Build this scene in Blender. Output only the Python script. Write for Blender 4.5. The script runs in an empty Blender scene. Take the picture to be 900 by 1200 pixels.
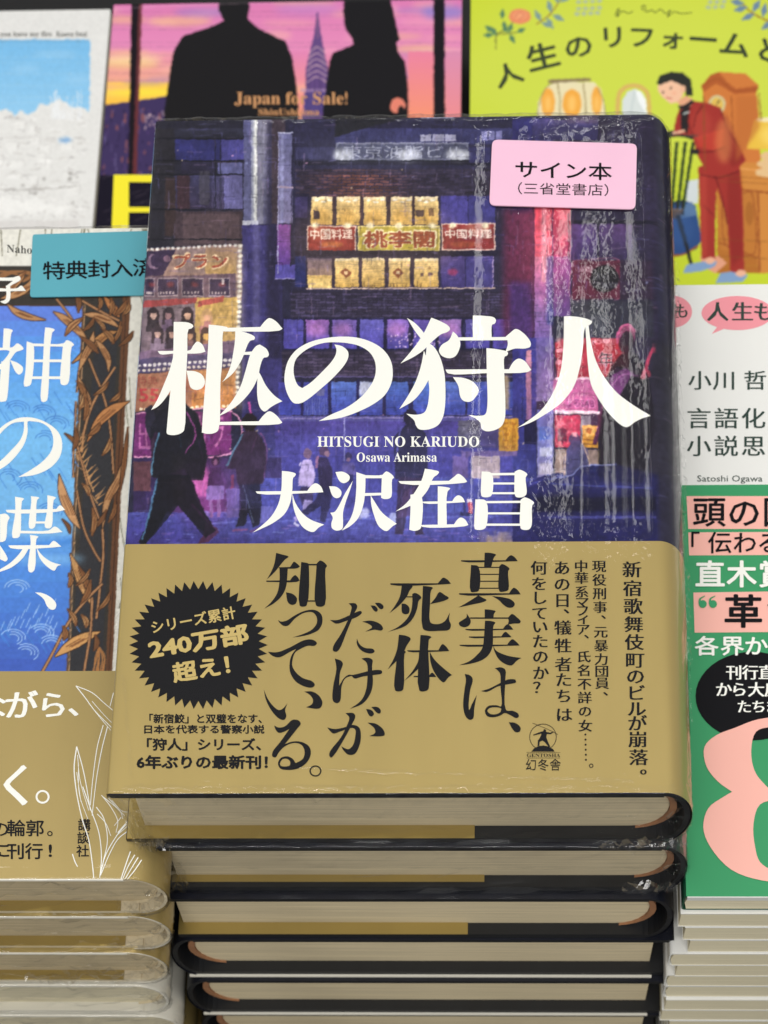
import bpy, math, random
import numpy as np
from mathutils import Vector, Matrix, Euler
from mathutils.geometry import tessellate_polygon

# ------------------------------------------------------------------ camera, light, exposure
SC = bpy.context.scene
COL = SC.collection
S = 0.01                       # scene units per millimetre (1 unit = 10 cm)
SC.unit_settings.scale_length = 0.1
CAM_LOC = (22.54007, -203.39301, 396.349)
CAM_ROT = (0.3242, 0.03262, 0.01506)
F_PX, CX, CY = 2300.0, 38.90597, 677.41035

cam_d = bpy.data.cameras.new("camera")
cam = bpy.data.objects.new("camera", cam_d)
COL.objects.link(cam)
SC.camera = cam
cam.location = [c * S for c in CAM_LOC]
cam.rotation_euler = CAM_ROT
cam_d.sensor_fit = 'HORIZONTAL'
cam_d.sensor_width = 36.0
cam_d.lens = 36.0 * F_PX / 900.0
cam_d.shift_x = -CX / 900.0
cam_d.shift_y = CY / 900.0
cam_d.clip_start = 0.1
cam_d.clip_end = 200.0
cam_d.dof.use_dof = True
cam_d.dof.focus_distance = 468 * S
cam_d.dof.aperture_fstop = cam_d.lens * 1e-3 / (2.7 * S)
cam_d.dof.aperture_blades = 0

world = bpy.data.worlds.new("World")
SC.world = world
world.use_nodes = True
bg = world.node_tree.nodes["Background"]
bg.inputs[0].default_value = (1.0, 0.985, 0.955, 1)
bg.inputs[1].default_value = 0.33

def area_light(name, loc, aim, sx, sy, power, color=(1, .985, .96)):
    d = bpy.data.lights.new(name, 'AREA')
    d.shape = 'RECTANGLE'
    d.size, d.size_y = sx * S, sy * S
    d.energy = power
    d.color = color
    o = bpy.data.objects.new(name, d)
    COL.objects.link(o)
    o.location = [c * S for c in loc]
    v = (Vector(aim) - Vector(loc)).normalized()
    o.rotation_euler = v.to_track_quat('-Z', 'Y').to_euler()
    return o
# shop ceiling: long tube fittings, one row beyond the table and two rows behind the photographer
LIGHTS = [
    ("ceiling_tube", (185, 2180, 2300), (185, 2180, 0), 46, 1060, 115),
    ("ceiling_tube", (330, 2180, 2300), (330, 2180, 0), 40, 1060, 34),
    ("ceiling_panel", (-900, 300, 2300), (0, 100, 0), 600, 1600, 1500),
    ("ceiling_panel", (1100, 200, 2300), (0, 100, 0), 500, 1600, 1380),
    ("ceiling_panel", (100, -1300, 2300), (0, 0, 0), 1600, 400, 3600),
]
for a in LIGHTS:
    area_light(*a)

SC.view_settings.view_transform = 'Standard'
SC.view_settings.look = 'None'
SC.view_settings.exposure = 0.1
SC.view_settings.gamma = 1.0
SC.cycles.max_bounces = 8
SC.cycles.transparent_max_bounces = 24
SC.cycles.use_denoising = True
SC.cycles.caustics_reflective = False
SC.cycles.caustics_refractive = False

# ------------------------------------------------------------------ geometry of the view
_R = np.array(Euler(CAM_ROT, 'XYZ').to_matrix())
_C = np.array(CAM_LOC)

def at(px, py, z=0.0):
    """a point of the photograph (900 x 1200) laid on the level plane z, in mm"""
    px = np.asarray(px, float); py = np.asarray(py, float)
    d = np.stack([(px - 450 - CX) / F_PX, -(py - 600 - CY) / F_PX, -np.ones_like(px)], -1) @ _R.T
    t = (z - _C[2]) / d[..., 2]
    return (_C + t[..., None] * d)[..., :2]

def to_px(P):
    c = (np.asarray(P, float) - _C) @ _R
    return 450 + CX + F_PX * c[..., 0] / -c[..., 2], 600 + CY - F_PX * c[..., 1] / -c[..., 2]

# ------------------------------------------------------------------ materials
def lin(c):
    c = np.asarray(c, float) / 255.0
    return np.where(c <= 0.04045, c / 12.92, ((c + 0.055) / 1.055) ** 2.4)

MATS = {}
def new_mat(name):
    m = bpy.data.materials.new(name); m.use_nodes = True
    MATS[name] = m
    return m, m.node_tree.nodes, m.node_tree.links, m.node_tree.nodes["Principled BSDF"]

def plain(name, rgb, rough=.5, metal=0.0, spec=.5, noise=.0, nscale=30.0, bump=0.0, bscale=60.0, scale3=(1, 1, 1)):
    if name in MATS: return MATS[name]
    m, N, L, b = new_mat(name)
    c = lin(rgb)
    b.inputs['Base Color'].default_value = (*c, 1)
    b.inputs['Roughness'].default_value = rough
    b.inputs['Metallic'].default_value = metal
    b.inputs['Specular IOR Level'].default_value = spec
    if noise or bump:
        tc = N.new('ShaderNodeTexCoord'); mp = N.new('ShaderNodeMapping')
        mp.inputs['Scale'].default_value = scale3
        L.new(tc.outputs['Object'], mp.inputs['Vector'])
    if noise:
        n = N.new('ShaderNodeTexNoise'); n.inputs['Scale'].default_value = nscale; n.inputs['Detail'].default_value = 4
        L.new(mp.outputs[0], n.inputs['Vector'])
        r = N.new('ShaderNodeMapRange')
        r.inputs['From Min'].default_value = .25; r.inputs['From Max'].default_value = .75
        r.inputs['To Min'].default_value = 1 - noise; r.inputs['To Max'].default_value = 1 + noise * .6
        L.new(n.outputs[0], r.inputs['Value'])
        mx = N.new('ShaderNodeVectorMath'); mx.operation = 'SCALE'
        mx.inputs[0].default_value = c
        L.new(r.outputs[0], mx.inputs['Scale'])
        L.new(mx.outputs[0], b.inputs['Base Color'])
    if bump:
        n2 = N.new('ShaderNodeTexNoise'); n2.inputs['Scale'].default_value = bscale; n2.inputs['Detail'].default_value = 3
        L.new(mp.outputs[0], n2.inputs['Vector'])
        bp = N.new('ShaderNodeBump'); bp.inputs['Strength'].default_value = bump; bp.inputs['Distance'].default_value = .01
        L.new(n2.outputs[0], bp.inputs['Height']); L.new(bp.outputs[0], b.inputs['Normal'])
    return m

def print_mat(name='printed_paper', rough=.38):
    if name in MATS: return MATS[name]
    m, N, L, b = new_mat(name)
    a = N.new('ShaderNodeAttribute'); a.attribute_name = 'Col'
    L.new(a.outputs['Color'], b.inputs['Base Color'])
    b.inputs['Roughness'].default_value = rough
    b.inputs['Specular IOR Level'].default_value = .15
    return m

def page_mat(name, rgb, amp=.16):
    """edges of pressed pages: fine level streaks of uneven tone and relief"""
    if name in MATS: return MATS[name]
    m, N, L, b = new_mat(name)
    tc = N.new('ShaderNodeTexCoord'); mp = N.new('ShaderNodeMapping')
    mp.inputs['Scale'].default_value = (.4, .4, 46)
    L.new(tc.outputs['Object'], mp.inputs['Vector'])
    n = N.new('ShaderNodeTexNoise'); n.inputs['Scale'].default_value = 6; n.inputs['Detail'].default_value = 5
    n.inputs['Roughness'].default_value = .7
    L.new(mp.outputs[0], n.inputs['Vector'])
    n2 = N.new('ShaderNodeTexNoise'); n2.inputs['Scale'].default_value = 2.2; n2.inputs['Detail'].default_value = 2
    L.new(tc.outputs['Object'], n2.inputs['Vector'])
    ad = N.new('ShaderNodeMath'); ad.operation = 'MULTIPLY_ADD'; ad.inputs[1].default_value = .45
    L.new(n2.outputs[0], ad.inputs[0]); L.new(n.outputs[0], ad.inputs[2])
    r = N.new('ShaderNodeMapRange')
    r.inputs['From Min'].default_value = .5; r.inputs['From Max'].default_value = .95
    r.inputs['To Min'].default_value = 1 - amp; r.inputs['To Max'].default_value = 1 + amp * .4
    L.new(ad.outputs[0], r.inputs['Value'])
    mx = N.new('ShaderNodeVectorMath'); mx.operation = 'SCALE'; mx.inputs[0].default_value = lin(rgb)
    L.new(r.outputs[0], mx.inputs['Scale']); L.new(mx.outputs[0], b.inputs['Base Color'])
    bp = N.new('ShaderNodeBump'); bp.inputs['Strength'].default_value = .35; bp.inputs['Distance'].default_value = .004
    L.new(n.outputs[0], bp.inputs['Height']); L.new(bp.outputs[0], b.inputs['Normal'])
    b.inputs['Roughness'].default_value = .7
    b.inputs['Specular IOR Level'].default_value = .25
    return m

def film_mat(name, streak=.5, crumple=.5, tint=1.0, rough=.05, band=(0, 0)):
    """clear shrink film: mirror-like over see-through, the relief gives the broken glints"""
    if name in MATS: return MATS[name]
    m, N, L, b = new_mat(name)
    N.remove(b)
    out = N["Material Output"]
    tc = N.new('ShaderNodeTexCoord')
    mp = N.new('ShaderNodeMapping'); mp.inputs['Scale'].default_value = (9.5, .3, 1)
    L.new(tc.outputs['Object'], mp.inputs['Vector'])
    w = N.new('ShaderNodeTexNoise'); w.inputs['Scale'].default_value = 1.0; w.inputs['Detail'].default_value = 1.2
    L.new(mp.outputs[0], w.inputs['Vector'])
    f = N.new('ShaderNodeTexNoise'); f.inputs['Scale'].default_value = 60; f.inputs['Detail'].default_value = 1.0
    f.inputs['Roughness'].default_value = .62
    mp2 = N.new('ShaderNodeMapping'); mp2.inputs['Scale'].default_value = (1, .75, 1)
    L.new(tc.outputs['Object'], mp2.inputs['Vector']); L.new(mp2.outputs[0], f.inputs['Vector'])
    mk = N.new('ShaderNodeTexNoise'); mk.inputs['Scale'].default_value = 5.0; mk.inputs['Detail'].default_value = 2
    L.new(tc.outputs['Object'], mk.inputs['Vector'])
    mr = N.new('ShaderNodeMapRange'); mr.inputs['From Min'].default_value = .42; mr.inputs['From Max'].default_value = .62
    mr.inputs['To Min'].default_value = .12; mr.inputs['To Max'].default_value = 1.0
    L.new(mk.outputs[0], mr.inputs['Value'])
    fm = N.new('ShaderNodeMath'); fm.operation = 'MULTIPLY'
    L.new(f.outputs[0], fm.inputs[0]); L.new(mr.outputs[0], fm.inputs[1])
    b1 = N.new('ShaderNodeBump'); b1.inputs['Strength'].default_value = streak; b1.inputs['Distance'].default_value = .010
    L.new(w.outputs[0], b1.inputs['Height'])
    b2 = N.new('ShaderNodeBump'); b2.inputs['Strength'].default_value = crumple; b2.inputs['Distance'].default_value = .0009
    L.new(fm.outputs[0], b2.inputs['Height']); L.new(b1.outputs[0], b2.inputs['Normal'])
    fr = N.new('ShaderNodeFresnel'); fr.inputs['IOR'].default_value = 1.38
    L.new(b2.outputs[0], fr.inputs['Normal'])
    g = N.new('ShaderNodeBsdfGlossy'); g.inputs['Roughness'].default_value = rough
    L.new(b2.outputs[0], g.inputs['Normal'])
    t = N.new('ShaderNodeBsdfTransparent'); t.inputs[0].default_value = (tint, tint, tint, 1)
    mx = N.new('ShaderNodeMixShader')
    cap = N.new('ShaderNodeMath'); cap.operation = 'MINIMUM'; cap.inputs[1].default_value = .22
    L.new(fr.outputs[0], cap.inputs[0])
    L.new(cap.outputs[0], mx.inputs[0]); L.new(t.outputs[0], mx.inputs[1]); L.new(g.outputs[0], mx.inputs[2])
    L.new(mx.outputs[0], out.inputs['Surface'])
    return m

# ------------------------------------------------------------------ objects
def tag(o, label=None, cat=None, group=None, kind=None):
    if label: o['label'] = label
    if cat: o['category'] = cat
    if group: o['group'] = group
    if kind: o['kind'] = kind
    return o

def root(name, loc, label, cat='book', group=None):
    o = bpy.data.objects.new(name, None); COL.objects.link(o)
    o.location = [c * S for c in loc]
    o.empty_display_size = .1
    return tag(o, label, cat, group)

def abs_loc(o):
    v = Vector((0, 0, 0))
    while o is not None:
        v += o.location; o = o.parent
    return v

def mesh_obj(name, V, F, mat, parent=None, label=None, smooth=False, col=None):
    """V in world mm; the object sits in its parent's frame"""
    V = np.asarray(V, np.float64) * S
    if parent is not None: V = V - np.array(abs_loc(parent))
    me = bpy.data.meshes.new(name)
    if isinstance(F, np.ndarray):
        k = F.shape[1]; n = len(F)
        me.vertices.add(len(V)); me.vertices.foreach_set('co', V.astype(np.float32).ravel())
        me.loops.add(n * k); me.loops.foreach_set('vertex_index', F.astype(np.int32).ravel())
        me.polygons.add(n); me.polygons.foreach_set('loop_start', np.arange(0, n * k, k, dtype=np.int32))
        me.polygons.foreach_set('loop_total', np.full(n, k, np.int32))
        me.update(calc_edges=True)
    else:
        me.from_pydata(V.tolist(), [], F); me.update()
    if smooth: me.polygons.foreach_set('use_smooth', np.ones(len(me.polygons), bool))
    if col is not None:
        a = me.color_attributes.new('Col', 'FLOAT_COLOR', 'POINT')
        a.data.foreach_set('color', np.concatenate([col, np.ones((len(col), 1))], 1).astype(np.float32).ravel())
    me.materials.append(mat)
    o = bpy.data.objects.new(name, me); COL.objects.link(o)
    o.parent = parent
    if label: o['label'] = label
    return o

def prism(sec, y0, y1):
    """closed prism: section [(x,z)] swept along y"""
    n = len(sec)
    V = [(x, y0, z) for x, z in sec] + [(x, y1, z) for x, z in sec]
    if n <= 8: F = [tuple(range(n)), tuple(range(2 * n - 1, n - 1, -1))]
    else:
        tr = tessellate_polygon([[Vector((x, z, 0)) for x, z in sec]])
        F = [tuple(t) for t in tr] + [tuple(n + i for i in t[::-1]) for t in tr]
    F += [(i, n + i, n + (i + 1) % n, (i + 1) % n) for i in range(n)]
    return V, F

def join(*vf):
    V, F = [], []
    for v, f in vf:
        k = len(V); V += [tuple(p) for p in v]; F += [tuple(i + k for i in q) for q in f]
    return V, F

def strip(path, ys):
    """open sheet: path [(x,z)] swept over ys"""
    n, m = len(path), len(ys)
    P = np.asarray(path, float); Y = np.asarray(ys, float)
    V = np.zeros((m, n, 3)); V[..., 0] = P[None, :, 0]; V[..., 2] = P[None, :, 1]; V[..., 1] = Y[:, None]
    i = np.arange(m - 1)[:, None] * n + np.arange(n - 1)[None, :]
    F = np.stack([i, i + 1, i + n + 1, i + n], -1).reshape(-1, 4)
    return V.reshape(-1, 3), F

def box(x0, x1, y0, y1, z0, z1, r=0.0):
    if r <= 0:
        return prism([(x0, z0), (x1, z0), (x1, z1), (x0, z1)], y0, y1)
    s = [(x0 + r, z0), (x1 - r, z0), (x1, z0 + r), (x1, z1 - r), (x1 - r, z1), (x0 + r, z1), (x0, z1 - r), (x0, z0 + r)]
    return prism(s, y0, y1)
# ------------------------------------------------------------------ lettering
_TXT = {}
def glyphs(s, bold=0.0, ax=0.0, ay=0.0):
    """flat outline mesh of a string set in Blender's own font: verts (n,2), triangles"""
    key = (s, bold, ax, ay)
    if key in _TXT: return _TXT[key]
    if bold or ax or ay:
        # heavier weight: the outline struck several times, slightly shifted, each strike a hair higher
        v, t = glyphs(s)
        sh = [(0, 0)]
        if bold:
            n = 8 if bold >= .02 else 4
            sh += [(bold * math.cos(6.2832 * i / n), bold * math.sin(6.2832 * i / n)) for i in range(n)]
        if ax or ay: sh += [(ax, ay), (-ax, -ay)]
        V = np.concatenate([v[:, :3] + [a, b, k] for k, (a, b) in enumerate(sh)]) if len(v) else v
        T = np.concatenate([t + k * len(v) for k in range(len(sh))]) if len(v) else t
        _TXT[key] = (V, T)
        return V, T
    c = bpy.data.curves.new('t', 'FONT'); c.body = s; c.resolution_u = 2
    o = bpy.data.objects.new('t', c); COL.objects.link(o)
    dg = bpy.context.evaluated_depsgraph_get(); dg.update()
    me = bpy.data.meshes.new_from_object(o.evaluated_get(dg))
    v = np.array([p.co[:2] for p in me.vertices]) if len(me.vertices) else np.zeros((0, 2))
    me.calc_loop_triangles()
    t = np.array([tuple(l.vertices) for l in me.loop_triangles], int).reshape(-1, 3)
    bpy.data.objects.remove(o); bpy.data.curves.remove(c); bpy.data.meshes.remove(me)
    v = np.concatenate([v, np.zeros((len(v), 1))], 1)
    _TXT[key] = (v, t)
    return v, t

SERIF = dict(ax=.012)
SERIFB = dict(ax=.026)

class Ink:
    """collects printed shapes lying on the level plane z (a step of lift for each so none share a plane)"""
    def __init__(self, z, lift=.15):
        self.z, self.lift, self.V, self.T, self.k = z, lift, [], [], 0
    def add(self, px, tris, layer=0):
        px = np.asarray(px, float)
        if len(px) == 0: return
        xy = at(px[:, 0], px[:, 1], self.z)
        zz = self.z + self.lift + .0013 * (self.k % 40) + .0013 * np.broadcast_to(layer, (len(xy),))
        base = sum(len(a) for a in self.V)
        self.V.append(np.concatenate([xy, zz[:, None]], 1))
        self.T.append(np.asarray(tris, int).reshape(-1, 3) + base); self.k += 1
    def text(self, s, x0, y0, x1, y1, slope=0.0, lean=0.0, **kw):
        """the inked extent of s fills the pixel box; slope tilts the line, y down"""
        v, t = glyphs(s, **kw)
        if not len(v): return
        lo, hi = v.min(0), v.max(0); u = (v - lo) / np.maximum(hi - lo, 1e-6)
        px = x0 + u[:, 0] * (x1 - x0) + (1 - u[:, 1]) * lean
        py = y1 - u[:, 1] * (y1 - y0) + slope * (px - x0)
        self.add(np.stack([px, py], 1), t, v[:, 2])
    def rtext(self, s, cx, cy, w, h, ang, **kw):
        v, t = glyphs(s, **kw)
        if not len(v): return
        lo, hi = v.min(0), v.max(0); u = (v - lo) / np.maximum(hi - lo, 1e-6) - .5
        X, Y = u[:, 0] * w, -u[:, 1] * h
        c, sn = math.cos(math.radians(ang)), math.sin(math.radians(ang))
        self.add(np.stack([cx + X * c - Y * sn, cy + X * sn + Y * c], 1), t, v[:, 2])
    def cell(self, ch, cx, cy, w, h=None, upright=False, **kw):
        """one character in its em cell centred on (cx, cy)"""
        h = h or w
        v, t = glyphs(ch, **kw)
        if not len(v): return
        # the fallback CJK glyph spans one em of its advance; centre on the em box
        px = cx + (v[:, 0] / EM - .5) * w
        py = cy - ((v[:, 1] - BASE) / EM - .5) * h
        if ch in '、。，' and upright:
            px += .52 * w; py -= .52 * h
        if ch in 'ィァォ':
            px += .06 * w; py -= .06 * h
        self.add(np.stack([px, py], 1), t, v[:, 2])
    def column(self, s, x0, y0, x1, y1, w, ys=None, **kw):
        n = len(s)
        for i, ch in enumerate(s):
            f = i / max(n - 1, 1)
            self.cell(ch, x0 + (x1 - x0) * f, (ys[i] if ys else y0 + (y1 - y0) * f), w, w * .88, upright=True, **kw)
    def poly(self, pts, holes=()):
        loops = [[Vector((p[0], p[1], 0)) for p in l] for l in (pts, *holes)]
        tr = tessellate_polygon(loops)
        allp = [p for l in (pts, *holes) for p in l]
        self.add(allp, tr)
    def line(self, pts, w0, w1=None):
        self.poly(stroke(pts, w0, w0 if w1 is None else w1))
    def disc(self, cx, cy, rx, ry=None, n=40, hole=None):
        ry = ry or rx
        p = [(cx + rx * math.cos(2 * math.pi * i / n), cy + ry * math.sin(2 * math.pi * i / n)) for i in range(n)]
        hs = []
        if hole: hs = [[(cx + rx * hole * math.cos(2 * math.pi * i / n), cy + ry * hole * math.sin(2 * math.pi * i / n)) for i in range(n)]]
        self.poly(p, hs)
    def make(self, name, mat, parent, label=None):
        if not self.V: return None
        V = np.concatenate(self.V); T = np.concatenate(self.T)
        # face up
        a, b, c = V[T[:, 0]], V[T[:, 1]], V[T[:, 2]]
        up = (b[:, 0] - a[:, 0]) * (c[:, 1] - a[:, 1]) - (b[:, 1] - a[:, 1]) * (c[:, 0] - a[:, 0])
        T = T[np.abs(up) > 1e-9]; up = up[np.abs(up) > 1e-9]
        T[up < 0] = T[up < 0][:, ::-1]
        return mesh_obj(name, V, T, mat, parent, label)

_v, _t = glyphs('口田')
EM = None
_v1, _ = glyphs('一'); _v2, _ = glyphs('一一')
EM = float(_v2[:, 0].max() - _v1[:, 0].max())
_vk, _ = glyphs('国')
BASE = float((_vk[:, 1].max() + _vk[:, 1].min()) / 2 - EM / 2)

def smooth_loop(pts, step=5):
    """closed loop; points flagged corner stay sharp, the rest run through smooth curves"""
    n = len(pts)
    if all(p[2] for p in pts): return [(p[0], p[1]) for p in pts]
    out = []
    for i in range(n):
        p0, p1, p2, p3 = pts[i - 1], pts[i], pts[(i + 1) % n], pts[(i + 2) % n]
        if p1[2] and p2[2]:
            out.append((p1[0], p1[1])); continue
        if p1[2]: p0 = (2 * p1[0] - p2[0], 2 * p1[1] - p2[1])
        if p2[2]: p3 = (2 * p2[0] - p1[0], 2 * p2[1] - p1[1])
        d = math.hypot(p2[0] - p1[0], p2[1] - p1[1])
        # centripetal weights keep tight bends from looping
        def tj(t, a, b): return t + max(math.hypot(b[0] - a[0], b[1] - a[1]), 1e-3) ** .5
        t0 = 0; t1 = tj(t0, p0, p1); t2 = tj(t1, p1, p2); t3 = tj(t2, p2, p3)
        for k in range(step):
            t = t1 + (t2 - t1) * k / step
            def L(a, b, ta, tb): return tuple(a[j] * (tb - t) / (tb - ta) + b[j] * (t - ta) / (tb - ta) for j in (0, 1))
            A1, A2, A3 = L(p0, p1, t0, t1), L(p1, p2, t1, t2), L(p2, p3, t2, t3)
            B1, B2 = L(A1, A2, t0, t2), L(A2, A3, t1, t3)
            out.append(L(B1, B2, t1, t2))
    return out

def parse(s, ox, oy, k):
    pts = []
    for w in s.split():
        c = w.endswith('*')
        a, b = w.rstrip('*').split(',')
        pts.append((ox + float(a) / k, oy + float(b) / k, c))
    return pts

def draw(ink, ox, oy, k, shapes):
    for s in shapes.strip().split('\n'):
        s = s.strip()
        if not s: continue
        parts = [smooth_loop(parse(q, ox, oy, k), 4) for q in s.split('|')]
        ink.poly(parts[0], parts[1:])

def stroke(pts, w0, w1, n=6):
    """outline of a brush stroke through pts, width w0 at the start and w1 at the end (or a list)"""
    P = np.array(pts, float)
    if len(P) > 2:
        Q = [(p[0], p[1], False) for p in P]
        out = []
        for i in range(len(P) - 1):
            p1, p2 = P[i], P[i + 1]
            p0 = P[i - 1] if i else 2 * p1 - p2
            p3 = P[i + 2] if i + 2 < len(P) else 2 * p2 - p1
            for k in range(n):
                t = k / n
                out.append(.5 * ((2 * p1) + (-p0 + p2) * t + (2 * p0 - 5 * p1 + 4 * p2 - p3) * t * t + (-p0 + 3 * p1 - 3 * p2 + p3) * t ** 3))
        out.append(P[-1]); P = np.array(out)
    m = len(P)
    if isinstance(w0, (list, tuple)):
        w = np.interp(np.linspace(0, 1, m), np.linspace(0, 1, len(w0)), w0)
    else: w = np.linspace(w0, w1, m)
    d = np.gradient(P, axis=0); d /= np.maximum(np.linalg.norm(d, axis=1)[:, None], 1e-6)
    nr = np.stack([-d[:, 1], d[:, 0]], 1) * (w[:, None] / 2)
    return [tuple(p) for p in P + nr] + [tuple(p) for p in (P - nr)[::-1]]

# ------------------------------------------------------------------ painted artwork for printed covers
RNG = np.random.default_rng(7)
def vnoise(h, w, cell, seed=0):
    r = np.random.default_rng(seed)
    gh, gw = int(h / cell) + 3, int(w / cell) + 3
    g = r.random((gh, gw)).astype(np.float32)
    y = np.arange(h) / cell; x = np.arange(w) / cell
    yi, xi = y.astype(int), x.astype(int)
    fy, fx = (y - yi)[:, None], (x - xi)[None, :]
    fy, fx = fy * fy * (3 - 2 * fy), fx * fx * (3 - 2 * fx)
    a = g[yi][:, xi]; b = g[yi][:, xi + 1]; c = g[yi + 1][:, xi]; d = g[yi + 1][:, xi + 1]
    return (a * (1 - fx) + b * fx) * (1 - fy) + (c * (1 - fx) + d * fx) * fy

def blur(a, r):
    r = int(r)
    if r < 1: return a
    for _ in range(2):
        for ax in (0, 1):
            p = np.concatenate([np.repeat(np.take(a, [0], ax), r, ax), a, np.repeat(np.take(a, [-1], ax), r + 1, ax)], ax)
            c = np.cumsum(p, ax, dtype=np.float64)
            n = a.shape[ax]
            hi = np.take(c, np.arange(2 * r, 2 * r + n), ax); 
            lo = np.concatenate([np.zeros_like(np.take(c, [0], ax)), np.take(c, np.arange(0, n - 1), ax)], ax)
            a = ((hi - lo) / (2 * r + 1)).astype(np.float32)
    return a

class Canvas:
    """a picture printed on a cover, addressed in photograph pixels"""
    def __init__(s, x0, y0, x1, y1, bg, k=2):
        s.x0, s.y0, s.k = x0, y0, k
        s.w, s.h = int((x1 - x0) * k), int((y1 - y0) * k)
        s.a = np.empty((s.h, s.w, 3), np.float32); s.a[:] = bg
    def mask(s, pts):
        P = (np.asarray(pts, float) - [s.x0, s.y0]) * s.k
        xa, xb = int(max(0, P[:, 0].min() - 1)), int(min(s.w, P[:, 0].max() + 2))
        ya, yb = int(max(0, P[:, 1].min() - 1)), int(min(s.h, P[:, 1].max() + 2))
        if xb <= xa or yb <= ya: return None
        Y = np.arange(ya, yb) + .5
        cov = np.zeros((yb - ya, xb - xa), np.float32)
        for sub in (-.25, .25):
            par = np.zeros((yb - ya, xb - xa + 1), np.int32)
            y = Y + sub
            for i in range(len(P)):
                (xA, yA), (xB, yB) = P[i - 1], P[i]
                if yA == yB: continue
                m = (y >= min(yA, yB)) & (y < max(yA, yB))
                if not m.any(): continue
                xi = xA + (y[m] - yA) * (xB - xA) / (yB - yA)
                ci = np.clip(np.ceil(xi - .5 - xa), 0, xb - xa).astype(int)
                np.add.at(par, (np.nonzero(m)[0], ci), 1)
            cov += (np.cumsum(par, 1)[:, :-1] % 2) * .5
        return cov, xa, ya, xb, yb
    def poly(s, pts, col, al=1.0, soft=0):
        if soft:
            P = np.asarray(pts, float)
            m = s.mask(pts)
            if m is None: return
            cov, xa, ya, xb, yb = m
            pad = int(soft * s.k * 2.5)
            xa2, ya2, xb2, yb2 = max(0, xa - pad), max(0, ya - pad), min(s.w, xb + pad), min(s.h, yb + pad)
            c = np.zeros((yb2 - ya2, xb2 - xa2), np.float32); c[ya - ya2:yb - ya2, xa - xa2:xb - xa2] = cov
            cov = blur(c, soft * s.k); xa, ya, xb, yb = xa2, ya2, xb2, yb2
        else:
            m = s.mask(pts)
            if m is None: return
            cov, xa, ya, xb, yb = m
        cov = (cov * al)[..., None]
        reg = s.a[ya:yb, xa:xb]
        reg[:] = reg * (1 - cov) + np.asarray(col, np.float32) * cov
    def rect(s, x0, y0, x1, y1, col, al=1.0, soft=0): s.poly([(x0, y0), (x1, y0), (x1, y1), (x0, y1)], col, al, soft)
    def grad(s, x0, y0, x1, y1, c0, c1, horiz=False, n=14):
        for i in range(n):
            f = (i + .5) / n; c = np.asarray(c0, float) * (1 - f) + np.asarray(c1, float) * f
            if horiz: s.rect(x0 + (x1 - x0) * i / n, y0, x0 + (x1 - x0) * (i + 1) / n, y1, c)
            else: s.rect(x0, y0 + (y1 - y0) * i / n, x1, y0 + (y1 - y0) * (i + 1) / n, c)
    def ell(s, cx, cy, rx, ry, col, al=1.0, soft=0, n=28):
        s.poly([(cx + rx * math.cos(6.2832 * i / n), cy + ry * math.sin(6.2832 * i / n)) for i in range(n)], col, al, soft)
    def line(s, pts, w, col, al=1.0, w1=None, soft=0): s.poly(stroke(pts, w, w if w1 is None else w1), col, al, soft)
    def text(s, st, x0, y0, x1, y1, col, al=1.0, slope=0, **kw):
        v, t = glyphs(st, **kw)
        if not len(v): return
        lo, hi = v.min(0), v.max(0); u = (v - lo) / np.maximum(hi - lo, 1e-6)
        px = x0 + u[:, 0] * (x1 - x0); py = y1 - u[:, 1] * (y1 - y0) + slope * (px - x0)
        P = np.stack([px, py], 1)
        for a in t: s.poly(P[a], col, al)
    def shade(s, amp=.12, cell=5, seed=1, x0=None, y0=None, x1=None, y1=None, sx=1.0):
        xa = 0 if x0 is None else int((x0 - s.x0) * s.k); xb = s.w if x1 is None else int((x1 - s.x0) * s.k)
        ya = 0 if y0 is None else int((y0 - s.y0) * s.k); yb = s.h if y1 is None else int((y1 - s.y0) * s.k)
        xa, ya, xb, yb = max(xa, 0), max(ya, 0), min(xb, s.w), min(yb, s.h)
        h, w = yb - ya, xb - xa
        if h < 2 or w < 2: return
        n = vnoise(h, int(w / sx) + 2, cell, seed)
        n = n[:, (np.arange(w) / sx).astype(int)]
        s.a[ya:yb, xa:xb] *= (1 + amp * 2 * (n - .5))[..., None]
    def warp(s, amp=1.5, cell=4, seed=3):
        dx = (vnoise(s.h, s.w, cell, seed) - .5) * 2 * amp * s.k; dy = (vnoise(s.h, s.w, cell, seed + 1) - .5) * 2 * amp * s.k
        yy = np.clip(np.arange(s.h)[:, None] + dy, 0, s.h - 1).astype(int); xx = np.clip(np.arange(s.w)[None, :] + dx, 0, s.w - 1).astype(int)
        s.a = s.a[yy, xx]
    def get(s, px, py):
        if not getattr(s, 'done', False): s.a = blur(s.a, 1) * .6 + s.a * .4; s.done = True
        x = np.clip((px - s.x0) * s.k - .5, 0, s.w - 1.001); y = np.clip((py - s.y0) * s.k - .5, 0, s.h - 1.001)
        xi, yi = x.astype(int), y.astype(int); fx, fy = (x - xi)[..., None], (y - yi)[..., None]
        A = s.a
        c = (A[yi, xi] * (1 - fx) + A[yi, xi + 1] * fx) * (1 - fy) + (A[yi + 1, xi] * (1 - fx) + A[yi + 1, xi + 1] * fx) * fy
        return lin(np.clip(c, 0, 255))

def printed_sheet(name, canvas, path, ys, z_plane, parent, label=None, edge=None, mat=None):
    """jacket sheet whose print is read from the canvas where it faces up"""
    V, F = strip(path, ys)
    P = V.copy(); P[:, 2] = z_plane
    px, py = to_px(P)
    col = canvas.get(px, py)
    if edge is not None:
        low = V[:, 2] < z_plane - 7
        col[low] = lin(edge)
    return mesh_obj(name, V, F, mat or print_mat(), parent, label, smooth=True, col=col)
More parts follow.
